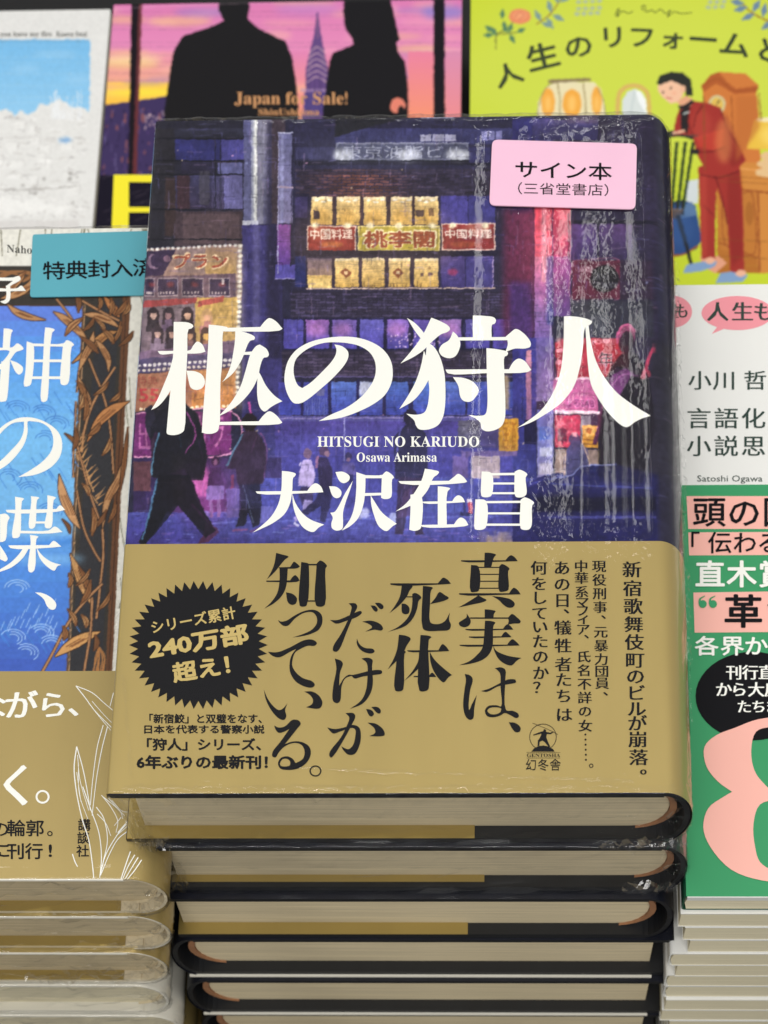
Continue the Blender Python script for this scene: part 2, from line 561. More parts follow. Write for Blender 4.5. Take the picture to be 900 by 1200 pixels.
# ------------------------------------------------------------------ builders for books
def arc(cx, cz, rx, rz, a0, a1, n=12):
    return [(cx + rx * math.cos(math.radians(a0 + (a1 - a0) * i / n)), cz + rz * math.sin(math.radians(a0 + (a1 - a0) * i / n))) for i in range(n + 1)]

def flip(sec, x0, x1, side):
    """section drawn with the spine at +x, u from the fore-edge"""
    return [(x0 + u, z) for u, z in sec] if side == 'R' else [(x1 - u, z) for u, z in sec]

def hardcover(rt, x0, x1, y0, y1, zt, T, side, m, o=3.5, bt=2.4, rx=7.0, ridge=1.6, block_back=4.8, lining=True,
              block_in=None, gap=0.0, front_shift=0.0):
    """boards, spine, page block and lining of one case-bound book; m = dict of materials"""
    W = x1 - x0; zb = zt - T
    P = lambda s: flip(s, x0, x1, side)
    jt = .25
    o2 = block_in or o
    r = .5
    def board(za, zb_):
        return [(jt, za - r), (jt + r, za), (W - rx, za), (W - rx, zb_), (jt + r, zb_), (jt, zb_ + r)]
    mesh_obj('front_board', *prism(P(board(zt - jt, zt - bt)), y0 + jt, y1 - jt), m['board'], rt)
    mesh_obj('back_board', *prism(P(board(zb + bt, zb + jt)), y0 + jt, y1 - jt), m['board'], rt)
    zc = (zt + zb) / 2
    outer = arc(W - rx, zc, rx - jt, T / 2 - jt, 90, -90)
    inner = arc(W - rx, zc, rx - ridge, T / 2 - ridge * 1.1, -90, 90)
    mesh_obj('spine', *prism(P(outer + inner), y0 + jt, y1 - jt), m.get('spine', m['board']), rt, smooth=False)
    # page block, rounded towards the spine
    zb1, zt1 = zb + bt, zt - bt
    bx = block_back
    sec = [(o2, zb1), (W - bx - 8, zb1)] + arc(W - bx - 8, zc, 8, (zt1 - zb1) / 2, -90, 90)[1:-1] + [(W - bx - 8, zt1), (o2, zt1)]
    mesh_obj('page_block', *prism(P(sec), y0 + o, y1 - o), m['pages'], rt)
    if lining:
        a = arc(W - bx - 8, zc, 8.1, (zt1 - zb1) / 2, -84, 84); b = arc(W - bx - 8, zc, 8.1 + lining_w(m), (zt1 - zb1) / 2 - .1, 84, -84)
        mesh_obj('spine_lining', *prism(P(a + b), y0 + o - .7, y1 - o + .7), m['lining'], rt)

def lining_w(m): return m.get('lining_w', 1.6)

def wrap_path(x0, x1, zt, T, side, off=0.0, rx=7.0, du=None, under=30, top_from=0.0):
    """outline of a sheet that lies over the front board, round the spine and under the back board"""
    W = x1 - x0; zb = zt - T; zc = (zt + zb) / 2
    ntop = 2 if du is None else max(2, int((W - rx) / du))
    p = []
    if top_from <= 0:
        p += [(-off * .7, zt - 2.2), (-off, zt - .7), (-off * .7 + .15, zt - .15 + off * .5)]
        s0 = .6
    else: s0 = top_from
    p += [(s0 + (W - rx - s0) * i / (ntop - 1), zt + off) for i in range(ntop)]
    p += arc(W - rx, zc, rx + off, T / 2 + off, 90, -90, 24 if du else 14)[1:]
    p += [(W - rx - under, zb - off)]
    return flip(p, x0, x1, side)

def wob(n, seed, amp):
    r = random.Random(seed); a = [r.uniform(-amp, amp) for _ in range(n)]
    return a

def shrink_film(rt, x0, x1, y0, y1, zt, T, side, mat, off=.5, wr=.5, seed=1, rx=7.0, seam=True, edge_in=0.0, dens=1.0):
    """clear shrink film drawn round the whole book, creased along its short ends"""
    rng = np.random.default_rng(seed)
    W = x1 - x0; zc = zt - T / 2
    # closed loop section, fore-edge straight, spine round
    nt = int(46 * dens)
    sec = [(edge_in * 1.0 - off, zt - T + 1), (edge_in - off, zc), (-off, zt - .8)]
    sec += [(u, zt + off) for u in np.linspace(.6, W - rx, nt)]
    sec += arc(W - rx, zc, rx + off, T / 2 + off, 90, -90, 20)[1:]
    sec += [(u, zt - T - off * .4) for u in np.linspace(W - rx - 3, edge_in + 1, 30)]
    n = len(sec)
    P = np.array(flip(sec, x0, x1, side))
    ctr = np.array([(x0 + x1) / 2, zc])
    ys = np.concatenate([np.linspace(y0 - off, y0 + 9, 12), np.linspace(y0 + 16, y1 - 16, int(12 + 40 * (dens > 1))), np.linspace(y1 - 9, y1 + off, 12)])
    m = len(ys)
    V = np.zeros((m, n, 3)); V[..., 0] = P[:, 0]; V[..., 2] = P[:, 1]; V[..., 1] = ys[:, None]
    # creases fade away from the two short ends
    e = np.minimum(np.abs(ys - y0), np.abs(ys - y1)); fade = np.exp(-e / 5.0)[:, None]
    nz = rng.normal(0, 1, (m, n)); nz = .6 * nz + .4 * np.roll(nz, 1, 1)
    V[..., 2] += nz * wr * .24 * fade * (P[:, 1] > zt - 1)
    V[..., 0] += rng.normal(0, 1, (m, n)) * wr * .15 * (P[:, 1] < zt - 2) * (.35 * (1 + (dens > 1) * .5) + fade)
    # the end walls: rings shrink from the outline onto the pages
    def wall(ybase, sgn):
        rings = []
        K = 5
        for k in range(1, K + 1):
            f = k / K
            R = P.copy(); R = ctr + (R - ctr) * [1 - .0, 1 - .0]
            # collapse in z towards a seam line at mid height
            R[:, 1] = zc + (P[:, 1] - zc) * (1 - f)
            inn = min(6, 0.12 * W) * f
            R[:, 0] = np.clip(P[:, 0], x0 + edge_in - off + inn * .35, x1 + off - inn)
            yy = ybase + sgn * (rng.normal(0, 1, n) * wr * .42 * (1 if k < K else .3) + .15 * math.sin(f * 3.1) - .9 * min(f * 3, 1))
            rings.append(np.stack([R[:, 0] + rng.normal(0, .12, n) * wr, yy, R[:, 1] + rng.normal(0, .14, n) * wr], 1))
        return np.array(rings)
    w0 = wall(y0 - off, -1)[::-1]; w1 = wall(y1 + off, 1)
    V = np.concatenate([w0, V, w1]); m = len(V)
    i = np.arange(m - 1)[:, None] * n + np.arange(n)[None, :]
    j = np.arange(m - 1)[:, None] * n + (np.arange(n)[None, :] + 1) % n
    F = np.stack([i, j, j + n, i + n], -1).reshape(-1, 4)
    return mesh_obj('shrink_film', V.reshape(-1, 3), F, mat, rt, smooth=True)

def crinkle(rt, cx, y, cz, w, h, mat, seed, n=7, depth=1.2):
    """a gathered tuck of film at a corner: a small creased sheet"""
    rng = np.random.default_rng(seed)
    u = np.linspace(-.5, .5, n * 2); v = np.linspace(-.5, .5, n)
    V = []
    for b in v:
        for a in u:
            V.append((cx + a * w * (1 - .25 * abs(b)) + rng.normal(0, w * .02), y + rng.normal(0, depth * .6) - depth * (.5 - abs(a)) * .6, cz + b * h + rng.normal(0, h * .04)))
    F = [(r * 2 * n + c, r * 2 * n + c + 1, (r + 1) * 2 * n + c + 1, (r + 1) * 2 * n + c) for r in range(n - 1) for c in range(2 * n - 1)]
    return mesh_obj('film_tuck', V, F, mat, rt)

def film_fold(rt, p0, p1, width, amp, mat, seed, n=70):
    """a thin gathered pleat of film running from p0 to p1"""
    rng = np.random.default_rng(seed)
    p0, p1 = np.array(p0, float), np.array(p1, float); d = (p1 - p0) / np.linalg.norm(p1 - p0)
    side = np.cross(d, [0, 0, 1]); side /= np.linalg.norm(side)
    V = []
    for i in range(n):
        t = i / (n - 1); c = p0 + (p1 - p0) * t + side * rng.normal(0, width * .12); w = width * (.25 + .75 * abs(math.sin(t * 9 + seed)) * rng.uniform(.5, 1))
        for j, a in enumerate((-.5, -.15, .2, .5)):
            V.append(tuple(c + side * w * a + [0, 0, rng.normal(0, amp) + (amp * 1.5 if j in (1, 2) else 0)]))
    F = [(i * 4 + j, i * 4 + j + 1, i * 4 + j + 5, i * 4 + j + 4) for i in range(n - 1) for j in range(3)]
    return mesh_obj('film_fold', V, F, mat, rt, smooth=True)

def paperback(rt, x0, x1, y0, y1, zt, T, side, m, cover_t=.35, r=1.2):
    """soft cover folded round a page block"""
    W = x1 - x0; zb = zt - T; zc = (zt + zb) / 2
    P = lambda s: flip(s, x0, x1, side)
    rr = min(r, T / 2 - .1)
    out = [(0, zt), (W - rr, zt)] + arc(W - rr, zt - rr, rr, rr, 90, 0, 5)[1:] + arc(W - rr, zb + rr, rr, rr, 0, -90, 5) + [(0, zb)]
    inn = [(0, zb + cover_t), (W - rr, zb + cover_t)] + arc(W - rr, zb + rr, rr - cover_t, rr - cover_t, -90, 0, 5)[1:] + arc(W - rr, zt - rr, rr - cover_t, rr - cover_t, 0, 90, 5) + [(0, zt - cover_t)]
    c = mesh_obj('cover', *prism(P(out + inn), y0, y1), m['cover'], rt)
    mesh_obj('page_block', *prism(P([(.2, zb + cover_t), (W - rr, zb + cover_t), (W - cover_t * 1.5, zc), (W - rr, zt - cover_t), (.2, zt - cover_t)]), y0 + .15, y1 - .4), m['pages'], rt)
    return c
# ------------------------------------------------------------------ materials in use
M = {}
M['pages'] = page_mat('cream_page_edges', (228, 212, 176), .3)
M['pages_l'] = page_mat('tan_page_edges', (222, 204, 166), .3)
M['pages_w'] = page_mat('pale_page_edges', (240, 230, 198), .2)
M['navy'] = plain('dark_jacket_edge', (24, 26, 36), .35, noise=.3, nscale=20)
M['black'] = plain('black_endpaper', (22, 23, 26), .55, noise=.25, nscale=14)
M['brown'] = plain('brown_spine_lining', (158, 112, 78), .8, noise=.2, nscale=40)
def gold_mat(name, rgb):
    m = plain(name, rgb, .36, metal=.5, spec=.4, noise=.10, nscale=2.4, bump=.5, bscale=2.6, scale3=(1.8, .35, 1))  # tone noise stretched along y paints a faint sheen into the gold colour
    return m
M['gold'] = gold_mat('gold_band_paper', (192, 169, 106))
M['gold_l'] = gold_mat('old_gold_band_paper', (184, 162, 104))
M['gold_d'] = gold_mat('gold_flap_paper', (176, 153, 90))
M['ink'] = plain('black_ink', (18, 18, 22), .5, spec=.12)
M['white'] = plain('white_ink', (246, 246, 238), .45)
M['cream'] = plain('cream_paper', (232, 228, 214), .55, noise=.05, nscale=5)
M['edge_cream'] = plain('cream_board', (226, 212, 180), .6, noise=.15, nscale=12)
M['gold_ink'] = plain('gold_on_black_ink', (196, 172, 104), .45)
M['film'] = film_mat('shrink_film_streaked', streak=.6, crumple=.62, rough=.045)
M['film2'] = film_mat('shrink_film_creased', streak=.5, crumple=.7, rough=.04)

TB = 25.5                                  # thickness of one book of the centre stack
X0, X1, Y0, Y1 = -63.6, 69.0, -.2, 192.0

# ------------------------------------------------------------------ the table
zt_ = -178.5
tb = mesh_obj('display_table', *box(-420, 420, -140, 620, zt_ - 30, zt_, 2), plain('black_table_laminate', (16, 16, 18), .5, noise=.3, nscale=4), None)
tag(tb, kind='structure')
fl = mesh_obj('floor', *box(-3000, 3000, -2500, 3500, -1000, -980), plain('shop_floor', (120, 116, 108), .5, noise=.1, nscale=.5), None)
tag(fl, kind='structure')
lg = root('table_leg_frame', (0, 240, -979), 'black frame of four legs standing under the display table', 'table frame')
for x in (-390, 390):
    for y in (-110, 590):
        mesh_obj('leg', *box(x - 20, x + 20, y - 20, y + 20, -979.5, zt_ - 30.2, 3), M['black'], lg)

# ------------------------------------------------------------------ artwork of the top cover
cv = Canvas(120, 120, 815, 645, (38, 36, 62))
def paint_street(c):
    R_, L_, Pg, G, E_ = c.rect, c.line, c.poly, c.grad, c.ell
    # sky strip and far left block
    R_(120, 120, 290, 300, (36, 35, 52)); G(186, 150, 290, 162, (50, 50, 72), (34, 34, 50))
    R_(205, 163, 286, 188, (44, 44, 104)); R_(258, 163, 285, 188, (70, 66, 140)); R_(212, 188, 252, 212, (40, 36, 60))
    R_(255, 190, 284, 203, (96, 96, 150)); R_(262, 204, 284, 245, (92, 88, 140)); G(200, 205, 262, 245, (60, 58, 96), (52, 44, 70))
    R_(207, 205, 222, 245, (62, 42, 52)); R_(200, 247, 284, 288, (66, 52, 60)); R_(165, 150, 204, 288, (38, 36, 46))
    R_(193, 208, 205, 276, (58, 44, 46)); R_(214, 250, 280, 285, (84, 66, 72))
    for y in (162, 188, 204, 245, 280): L_([(172, y), (286, y)], 1.5, (20, 20, 30))
    for x in (252, 258): L_([(x, 163), (x, 245)], 1.3, (22, 22, 34))
    R_(233, 200, 245, 240, (78, 74, 84), .6)
    for i in range(14): R_(248 + 2.4 * i, 206, 249 + 2.4 * i, 244, (126, 120, 176), .28)
    # bright post
    G(285, 138, 294, 262, (84, 84, 130), (98, 98, 140)); R_(294, 138, 300, 262, (150, 152, 176)); R_(297, 138, 301, 262, (226, 226, 224), 1, .6)
    R_(301, 138, 308, 262, (120, 118, 140)); G(308, 138, 318, 262, (150, 146, 168), (92, 90, 124)); R_(284, 258, 302, 263, (190, 190, 206))
    G(283, 263, 330, 640, (58, 52, 108), (52, 48, 112)); R_(296, 263, 304, 400, (112, 106, 160), .5, 1.5); R_(312, 140, 330, 420, (36, 32, 58), .8, 2)
    R_(318, 138, 334, 262, (62, 50, 62))
    # jointed pipe
    G(326, 155, 342, 262, (100, 100, 146), (120, 112, 150)); R_(328, 157, 332, 320, (150, 150, 196), .6, .6); G(324, 262, 340, 312, (128, 70, 140), (96, 60, 150))
    R_(322, 310, 352, 326, (86, 76, 166)); L_([(324, 219), (344, 219)], 2, (150, 130, 150)); L_([(324, 262), (342, 262)], 1.5, (44, 36, 60)); L_([(325, 155), (343, 155)], 1.6, (176, 176, 206))
    L_([(326, 156), (325, 320)], .9, (170, 168, 206)); L_([(342, 156), (340, 312)], .8, (34, 30, 52)); L_([(322, 326), (352, 326)], 1, (150, 140, 200))
    # central building
    R_(345, 138, 620, 400, (40, 38, 66)); R_(345, 196, 610, 400, (44, 40, 66))
    G(392, 150, 600, 168, (58, 58, 108), (50, 50, 96)); Pg([(392, 160), (470, 138), (392, 138)], (34, 34, 44))
    for i in range(3): R_(492 + 14.5 * i, 157, 505 + 14.5 * i, 165, (190, 188, 214), .8)
    for i in range(3): R_(564 + 8.5 * i, 153, 571 + 8.5 * i, 164, (140, 138, 196), .8)
    R_(493, 134, 532, 138, (206, 210, 232), .7, .5)
    R_(345, 188, 610, 193, (30, 28, 46)); R_(345, 172, 392, 186, (50, 48, 88)); R_(548, 172, 575, 190, (50, 48, 96))
    r = random.Random(2)
    for j in range(10):                       # brick courses above the windows
        y = 198 + j * 3.3
        for i in range(24):
            x = 346 + i * 11 + (j % 2) * 5
            b = r.uniform(.7, 1.25); warm = math.exp(-((x - 415) / 45) ** 2) * (1 if j > 1 else .4)
            R_(x, y, x + 10, y + 2.3, np.array([54 + 64 * warm, 46 + 24 * warm, 66 - 4 * warm]) * b)
    R_(345, 226, 362, 402, (38, 34, 60)); R_(345, 230, 360, 255, (56, 48, 92)); R_(345, 300, 358, 336, (38, 42, 96))
    # lit sign of the building
    R_(393, 167, 549, 187, (104, 106, 130)); R_(395, 169, 547, 185, (66, 68, 96))
    for x, w in ((402, 12), (478, 15), (536, 14)): E_(x, 181, w, 7, (236, 238, 246), .8, 2.5)
    c.text('東京油脂ビル', 402, 170, 543, 185, (184, 186, 208), .9); 
    R_(393, 187, 549, 189, (24, 24, 36)); L_([(393, 167), (549, 167)], .8, (150, 150, 180))
    # lit panes
    def pane(x0, y0, x1, y1, lit=1):
        G(x0, y0, x1, y1, (240, 206, 140), (214, 168, 84)) if lit else G(x0, y0, x1, y1, (66, 62, 130), (58, 50, 112))
    xs = [(364, 389), (394, 421), (426, 452), (457, 482), (485, 513)]
    for i, (a, b) in enumerate(xs):
        pane(a, 230, b, 263); R_(a, 230, b, 233, (252, 232, 190), .8)
        for q in range(3): E_(a + 6 + q * 8, 234 + (q % 2) * 2, 3, 1.2, (255, 250, 232), .9)
        E_(a + 12, 252, 9, 8, (220, 158, 60), .35, 2)
    R_(367, 246, 374, 256, (64, 50, 60)); R_(486, 246, 497, 253, (72, 56, 60)); R_(502, 243, 508, 253, (120, 90, 66))
    for x in (391, 423, 455, 484): R_(x - 2, 229, x + 1.5, 264, (54, 40, 52))
    R_(516, 229, 580, 263, (62, 58, 130)); R_(516, 229, 548, 263, (70, 62, 140), .7); L_([(548, 229), (548, 263)], 1.2, (36, 32, 70))
    # restaurant signs
    def sign(x0, y0, x1, y1, col, s, tc, tb=1.0, edge=(226, 190, 180)):
        R_(x0, y0, x1, y1, edge); R_(x0 + 1.4, y0 + 1.4, x1 - 1.4, y1 - 1.4, col)
    sign(359, 264, 417, 296, (140, 44, 44), '', 0); sign(419, 264, 515, 294, (190, 170, 62), '', 0, edge=(240, 220, 140)); sign(517, 261, 580, 293, (142, 48, 50), '', 0)
    E_(376, 272, 14, 8, (214, 120, 90), .5, 3); E_(560, 268, 16, 7, (226, 150, 120), .5, 3)
    c.text('中国料理', 363, 268, 413, 280, (250, 226, 214), bold=.02); c.text('中国料理', 521, 268, 576, 279, (250, 226, 214), bold=.02)
    c.text('桃李閣', 424, 268, 511, 291, (252, 238, 190), bold=.06); c.text('桃李閣', 426, 270, 509, 290, (150, 66, 44), bold=.03)
    E_(388, 286, 14, 4, (196, 110, 60), .7, 1); E_(545, 286, 18, 3.5, (190, 96, 60), .6, 1)
    for x in (369, 407, 433, 467, 506, 530, 568): E_(x, 264, 4.5, 3.4, (255, 244, 206), .95, 1)
    # lower lit panes
    xs = [(360, 389), (392, 420), (424, 450), (455, 480), (485, 513)]
    for i, (a, b) in enumerate(xs):
        pane(a, 302, b, 336); R_(a, 302, b, 305, (250, 236, 200), .7)
    G(360, 302, 389, 322, (100, 84, 112), (150, 120, 110)); R_(360, 326, 388, 337, (238, 200, 120))
    for x in (405, 466): Pg([(x - 7, 319), (x, 313), (x + 7, 319), (x, 326)], (136, 74, 50)); R_(x - 2, 317, x + 2, 321, (236, 200, 150))
    R_(492, 319, 496, 323, (110, 84, 80)); R_(501, 319, 507, 323, (110, 84, 80)); R_(501, 312, 504, 316, (180, 140, 90))
    for k in range(26): 
        x = 381 + r.random() * 112; L_([(x, 337), (x + r.uniform(-2, 2), 337 - r.uniform(2, 8))], 1, (100, 76, 50), .7)
    for x in (390, 422, 452, 482): R_(x - 1.4, 300, x + 1.8, 338, (50, 40, 60))
    R_(516, 300, 578, 336, (68, 60, 128)); G(516, 300, 545, 336, (80, 66, 130), (64, 54, 116)); L_([(545, 300), (545, 336)], 1, (40, 36, 76)); L_([(577, 300), (577, 336)], 1.4, (176, 150, 190))
    E_(530, 318, 6, 4, (150, 50, 90), .8, 1)
    L_([(358, 338), (580, 337)], 1.4, (222, 190, 176)); R_(345, 293, 590, 300, (34, 30, 52))
    # slatted storey
    R_(340, 341, 606, 372, (40, 36, 56))
    for j in range(9):
        for i in range(22):
            x = 340 + i * 12 + (j % 2) * 6; R_(x, 343 + j * 3.2, x + 11, 345.2 + j * 3.2, np.array([58, 50, 78]) * r.uniform(.75, 1.3))
    # blue window band
    R_(330, 372, 606, 410, (30, 28, 60))
    for i, (a, b) in enumerate([(332, 355), (358, 385), (389, 417), (421, 449), (453, 478), (484, 510), (514, 540), (545, 573), (577, 604)]):
        G(a, 374, b, 408, [(84, 76, 170), (150, 96, 178), (118, 92, 178), (96, 90, 180), (130, 96, 186), (104, 84, 176), (150, 110, 180), (90, 80, 160), (92, 60, 150)][i], (74, 66, 160))
        if i in (1, 2, 4, 6): E_(a + 12, 386, 12, 8, (206, 130, 200), .55, 3)
    for k in range(60): E_(r.uniform(455, 520), r.uniform(390, 407), r.uniform(.5, 1.4), .9, (236, 200, 236), .8)
    R_(330, 410, 606, 442, (44, 38, 62))
    for j in range(8):
        for i in range(24): R_(330 + i * 12 + (j % 2) * 6, 412 + j * 3.6, 341 + i * 12 + (j % 2) * 6, 414.6 + j * 3.6, np.array([64, 54, 78]) * r.uniform(.7, 1.3))
    L_([(330, 441), (606, 441)], 1.5, (96, 84, 140))
    for i, (a, b) in enumerate([(326, 352), (355, 384), (388, 417), (421, 448), (452, 478), (484, 510), (514, 545), (547, 574), (578, 606)]):
        G(a, 447, b, 486, [(60, 56, 140), (70, 74, 170), (84, 112, 196), (120, 136, 200), (74, 104, 190), (78, 116, 200), (84, 110, 190), (64, 80, 170), (60, 70, 150)][i], (58, 66, 164))
    R_(421, 447, 434, 462, (206, 206, 224), .8, 1); R_(370, 455, 380, 464, (90, 90, 140)); 
    for i in range(10): R_(357 + 2.7 * i, 466, 358.2 + 2.7 * i, 486, (120, 130, 190), .5)
    for x in (353, 386, 419, 450, 481): R_(x - 1.5, 444, x + 1.5, 488, (36, 32, 80))
    R_(583, 440, 596, 480, (176, 150, 110), .8, 1)
    R_(322, 487, 600, 493, (84, 78, 150)); G(322, 493, 600, 560, (72, 60, 140), (58, 54, 140)); L_([(403, 489), (403, 540)], 1.2, (150, 144, 200)); L_([(322, 490), (600, 488)], 1, (150, 136, 196))
    # right part: neon pillar, panels, signs
    G(600, 138, 624, 250, (46, 44, 108), (44, 38, 84)); R_(590, 245, 626, 400, (98, 36, 66), .9, 4); R_(596, 330, 624, 400, (70, 44, 110), .9, 3)
    R_(626, 138, 648, 300, (70, 66, 130)); R_(628, 246, 646, 292, (230, 84, 104)); G(626, 240, 646, 300, (222, 62, 80), (236, 96, 120)); G(626, 300, 646, 345, (236, 140, 170), (150, 100, 180)); G(626, 345, 646, 400, (176, 120, 190), (110, 84, 160))
    R_(634, 240, 640, 330, (255, 190, 200), .75, 1.2); R_(646, 240, 650, 300, (90, 40, 80)); G(648, 240, 668, 300, (226, 62, 84), (176, 58, 104)); G(648, 300, 668, 370, (146, 70, 140), (104, 66, 140)); R_(640, 300, 648, 380, (70, 80, 160), .8, 1)
    R_(655, 246, 662, 290, (250, 110, 130), .6, 1.5)
    R_(668, 138, 770, 640, (42, 36, 62)); G(668, 262, 700, 304, (84, 56, 112), (60, 44, 96)); G(702, 262, 740, 304, (86, 58, 112), (52, 42, 80)); R_(668, 258, 772, 262, (24, 22, 38))
    G(624, 140, 700, 163, (70, 62, 116), (48, 44, 92)); R_(664, 134, 700, 144, (110, 90, 116), .6, 1)
    for x in (666, 700, 735): L_([(x, 250), (x, 304)], 1.4, (22, 18, 34))
    R_(670, 305, 726, 350, (96, 34, 58)); L_([(670, 305), (726, 305), (726, 349), (670, 349), (670, 306)], .8, (170, 96, 120)); R_(726, 305, 765, 350, (50, 36, 60))
    E_(708, 326, 17, 16, (26, 24, 30)); c.text('天楼', 676, 312, 694, 319, (220, 190, 196)); c.text('TOKYO', 697, 331, 724, 337, (150, 150, 160), .8); c.text('Kパ', 699, 318, 712, 328, (120, 118, 130), .8)
    R_(668, 352, 765, 395, (46, 46, 62)); R_(690, 350, 712, 392, (80, 84, 92), .5, 2); R_(668, 352, 690, 392, (120, 118, 128), .3, 3)
    G(628, 395, 648, 470, (96, 80, 150), (110, 104, 160)); G(600, 395, 628, 560, (58, 54, 140), (44, 46, 116)); G(616, 410, 622, 500, (214, 140, 160), (120, 80, 130)); R_(614, 492, 628, 520, (24, 22, 60))
    # red shop sign and its neighbours
    Pg([(650, 402), (662, 396), (736, 396), (738, 440), (652, 444)], (176, 44, 58)); R_(652, 396, 730, 402, (200, 90, 104), .7, 1)
    c.text('年', 699, 411, 719, 431, (250, 170, 180), bold=.05); c.text('年', 700, 412, 718, 430, (54, 20, 34), bold=.01)
    for x, y in ((656, 410), (700, 400), (710, 399), (655, 424)): E_(x, y, 4.5, 2.6, (244, 150, 166)); 
    for x, y in ((700, 400),): E_(x, y, 2.5, 1.4, (176, 44, 58))
    G(648, 444, 700, 482, (190, 100, 160), (196, 92, 150)); L_([(650, 443), (700, 443)], 3, (244, 220, 232)); L_([(650, 482), (702, 483)], 4, (250, 226, 240))
    for i in range(12): E_(652 + 4.5 * i, 483, 1.6, 1.6, (255, 250, 250))
    c.text('まるSAB', 662, 466, 697, 478, (244, 150, 210), bold=.05); c.text('まるSAB', 663, 467, 696, 477, (112, 36, 100), bold=.01)
    R_(650, 486, 680, 524, (196, 50, 80)); c.text('中央', 652, 489, 676, 520, (244, 130, 150), .5); c.text('串', 653, 500, 664, 520, (80, 26, 50), bold=.03); R_(681, 487, 692, 500, (130, 136, 150))
    R_(682, 498, 700, 524, (226, 160, 50)); E_(690, 504, 7, 7, (244, 196, 90)); E_(690, 504, 3.6, 3.6, (190, 110, 40)); L_([(683, 514), (699, 516)], 1.6, (150, 90, 30)); L_([(683, 520), (699, 520)], 1.6, (150, 90, 30))
    R_(650, 526, 702, 556, (150, 126, 120)); R_(700, 526, 722, 552, (176, 150, 110)); R_(704, 520, 714, 525, (226, 110, 80)); R_(700, 550, 712, 556, (150, 130, 110))
    G(629, 480, 648, 560, (92, 104, 186), (140, 130, 190)); R_(631, 500, 646, 515, (84, 110, 200)); R_(632, 524, 646, 534, (190, 190, 214), .8, .6); R_(631, 542, 647, 556, (206, 196, 214), .8, 1)
    # posters under the title
    R_(536, 492, 562, 524, (84, 80, 104)); c.text('酒処', 540, 495, 558, 508, (130, 126, 140), .7); R_(584, 490, 607, 528, (214, 150, 46)); c.text('居酒', 588, 493, 604, 526, (170, 100, 30), .8)
    R_(562, 492, 584, 524, (72, 62, 116)); R_(552, 530, 585, 560, (206, 178, 168)); R_(530, 534, 548, 560, (104, 80, 140)); R_(540, 528, 606, 534, (110, 86, 140))
    for i in range(12): R_(560, 560 + 4 * i, 606, 561.6 + 4 * i, (130, 140, 200), .6)
    # left advertising tower
    Pg([(170, 291), (283, 286), (283, 352), (168, 356)], (150, 118, 110)); Pg([(170, 294), (206, 292), (190, 322), (168, 324)], (58, 44, 72)); E_(180, 306, 8, 9, (132, 104, 130)); E_(183, 305, 7, 8, (60, 46, 74)); E_(195, 303, 4, 4, (136, 100, 124))
    G(206, 291, 240, 320, (150, 124, 124), (146, 118, 116)); G(240, 290, 277, 320, (168, 132, 110), (190, 150, 90))
    c.text('プラン', 201, 295, 268, 316, (250, 214, 170), bold=.055); c.text('プラン', 203, 297, 266, 314, (170, 74, 56), bold=.02)
    for i in range(18): E_(172 + 6.1 * i, 292 - .32 * i, 2, 1.7, (250, 246, 240), .95, .5)
    Pg([(166, 324), (276, 320), (276, 349), (164, 353)], (104, 80, 96))
    for a, b in ((168, 181), (184, 208), (212, 238), (244, 269)):
        R_(a, 325, b, 347, (160, 140, 150)); R_(a + 1.2, 326.2, b - 1.2, 345.5, (52, 40, 68)); E_((a + b) / 2 + 3, 333, 4, 3, (130, 50, 56), .7, 1)
        for q in range(5): R_(a + 3 + q * (b - a - 6) / 5, 341, a + 5 + q * (b - a - 6) / 5, 344, (210, 190, 190), .8)
    R_(259, 326, 262, 333, (214, 200, 200), .8)
    G(164, 349, 240, 420, (116, 100, 112), (120, 100, 118)); G(228, 348, 278, 422, (196, 156, 80), (184, 146, 96))
    Pg([(168, 352), (230, 348), (229, 355), (166, 360)], (160, 60, 66)); Pg([(232, 352), (262, 346), (261, 353), (231, 359)], (170, 70, 66))
    for x, y, hc, sk, cl in ((179, 368, (40, 32, 44), (200, 160, 150), (44, 38, 50)), (197, 368, (44, 36, 50), (150, 110, 120), (96, 76, 110)), (219, 368, (44, 34, 44), (214, 164, 140), (50, 42, 50)),
                             (242, 370, (196, 150, 100), (206, 150, 120), (170, 110, 110)), (184, 390, (52, 42, 56), (206, 164, 156), (130, 110, 140)), (201, 390, (44, 36, 50), (196, 150, 140), (60, 50, 70)), (241, 392, (70, 50, 50), (214, 164, 90), (150, 100, 80)), (222, 392, (60, 46, 54), (190, 140, 110), (120, 84, 84))):
        E_(x, y, 7, 9, hc); Pg([(x - 9, y + 20), (x - 7, y + 6), (x + 7, y + 6), (x + 9, y + 20)], cl); R_(x - 7, y, x - 4, y + 12, hc); R_(x + 4, y, x + 7, y + 12, hc); E_(x, y + 1, 3.8, 5, sk); R_(x - 4, y - 5, x + 4, y - 1.6, hc)
    Pg([(160, 412), (278, 398), (278, 425), (160, 432)], (110, 86, 120)); Pg([(160, 420), (277, 412), (277, 430), (160, 437)], (70, 62, 104))
    for i in range(20):
        x = 163 + i * 5.9; E_(x, 427 - .38 * i + 1, 2.2, 1.9, (246, 240, 240), .95); E_(x - 1, 434 - .38 * i, 2, 1.7, (240, 226, 210), .9)
    Pg([(158, 438), (277, 430), (276, 474), (156, 482)], (170, 110, 84)); G(224, 434, 276, 478, (206, 140, 84), (196, 120, 60)); E_(242, 452, 11, 10, (236, 150, 90)); E_(242, 452, 6, 5, (196, 96, 50)); E_(210, 448, 30, 14, (150, 90, 76), .5, 4)
    c.text('特典', 160, 440, 184, 452, (150, 60, 56), .8); c.text('55', 162, 455, 186, 470, (190, 60, 66), bold=.02); c.text('5万', 200, 444, 232, 468, (150, 70, 60), .5)
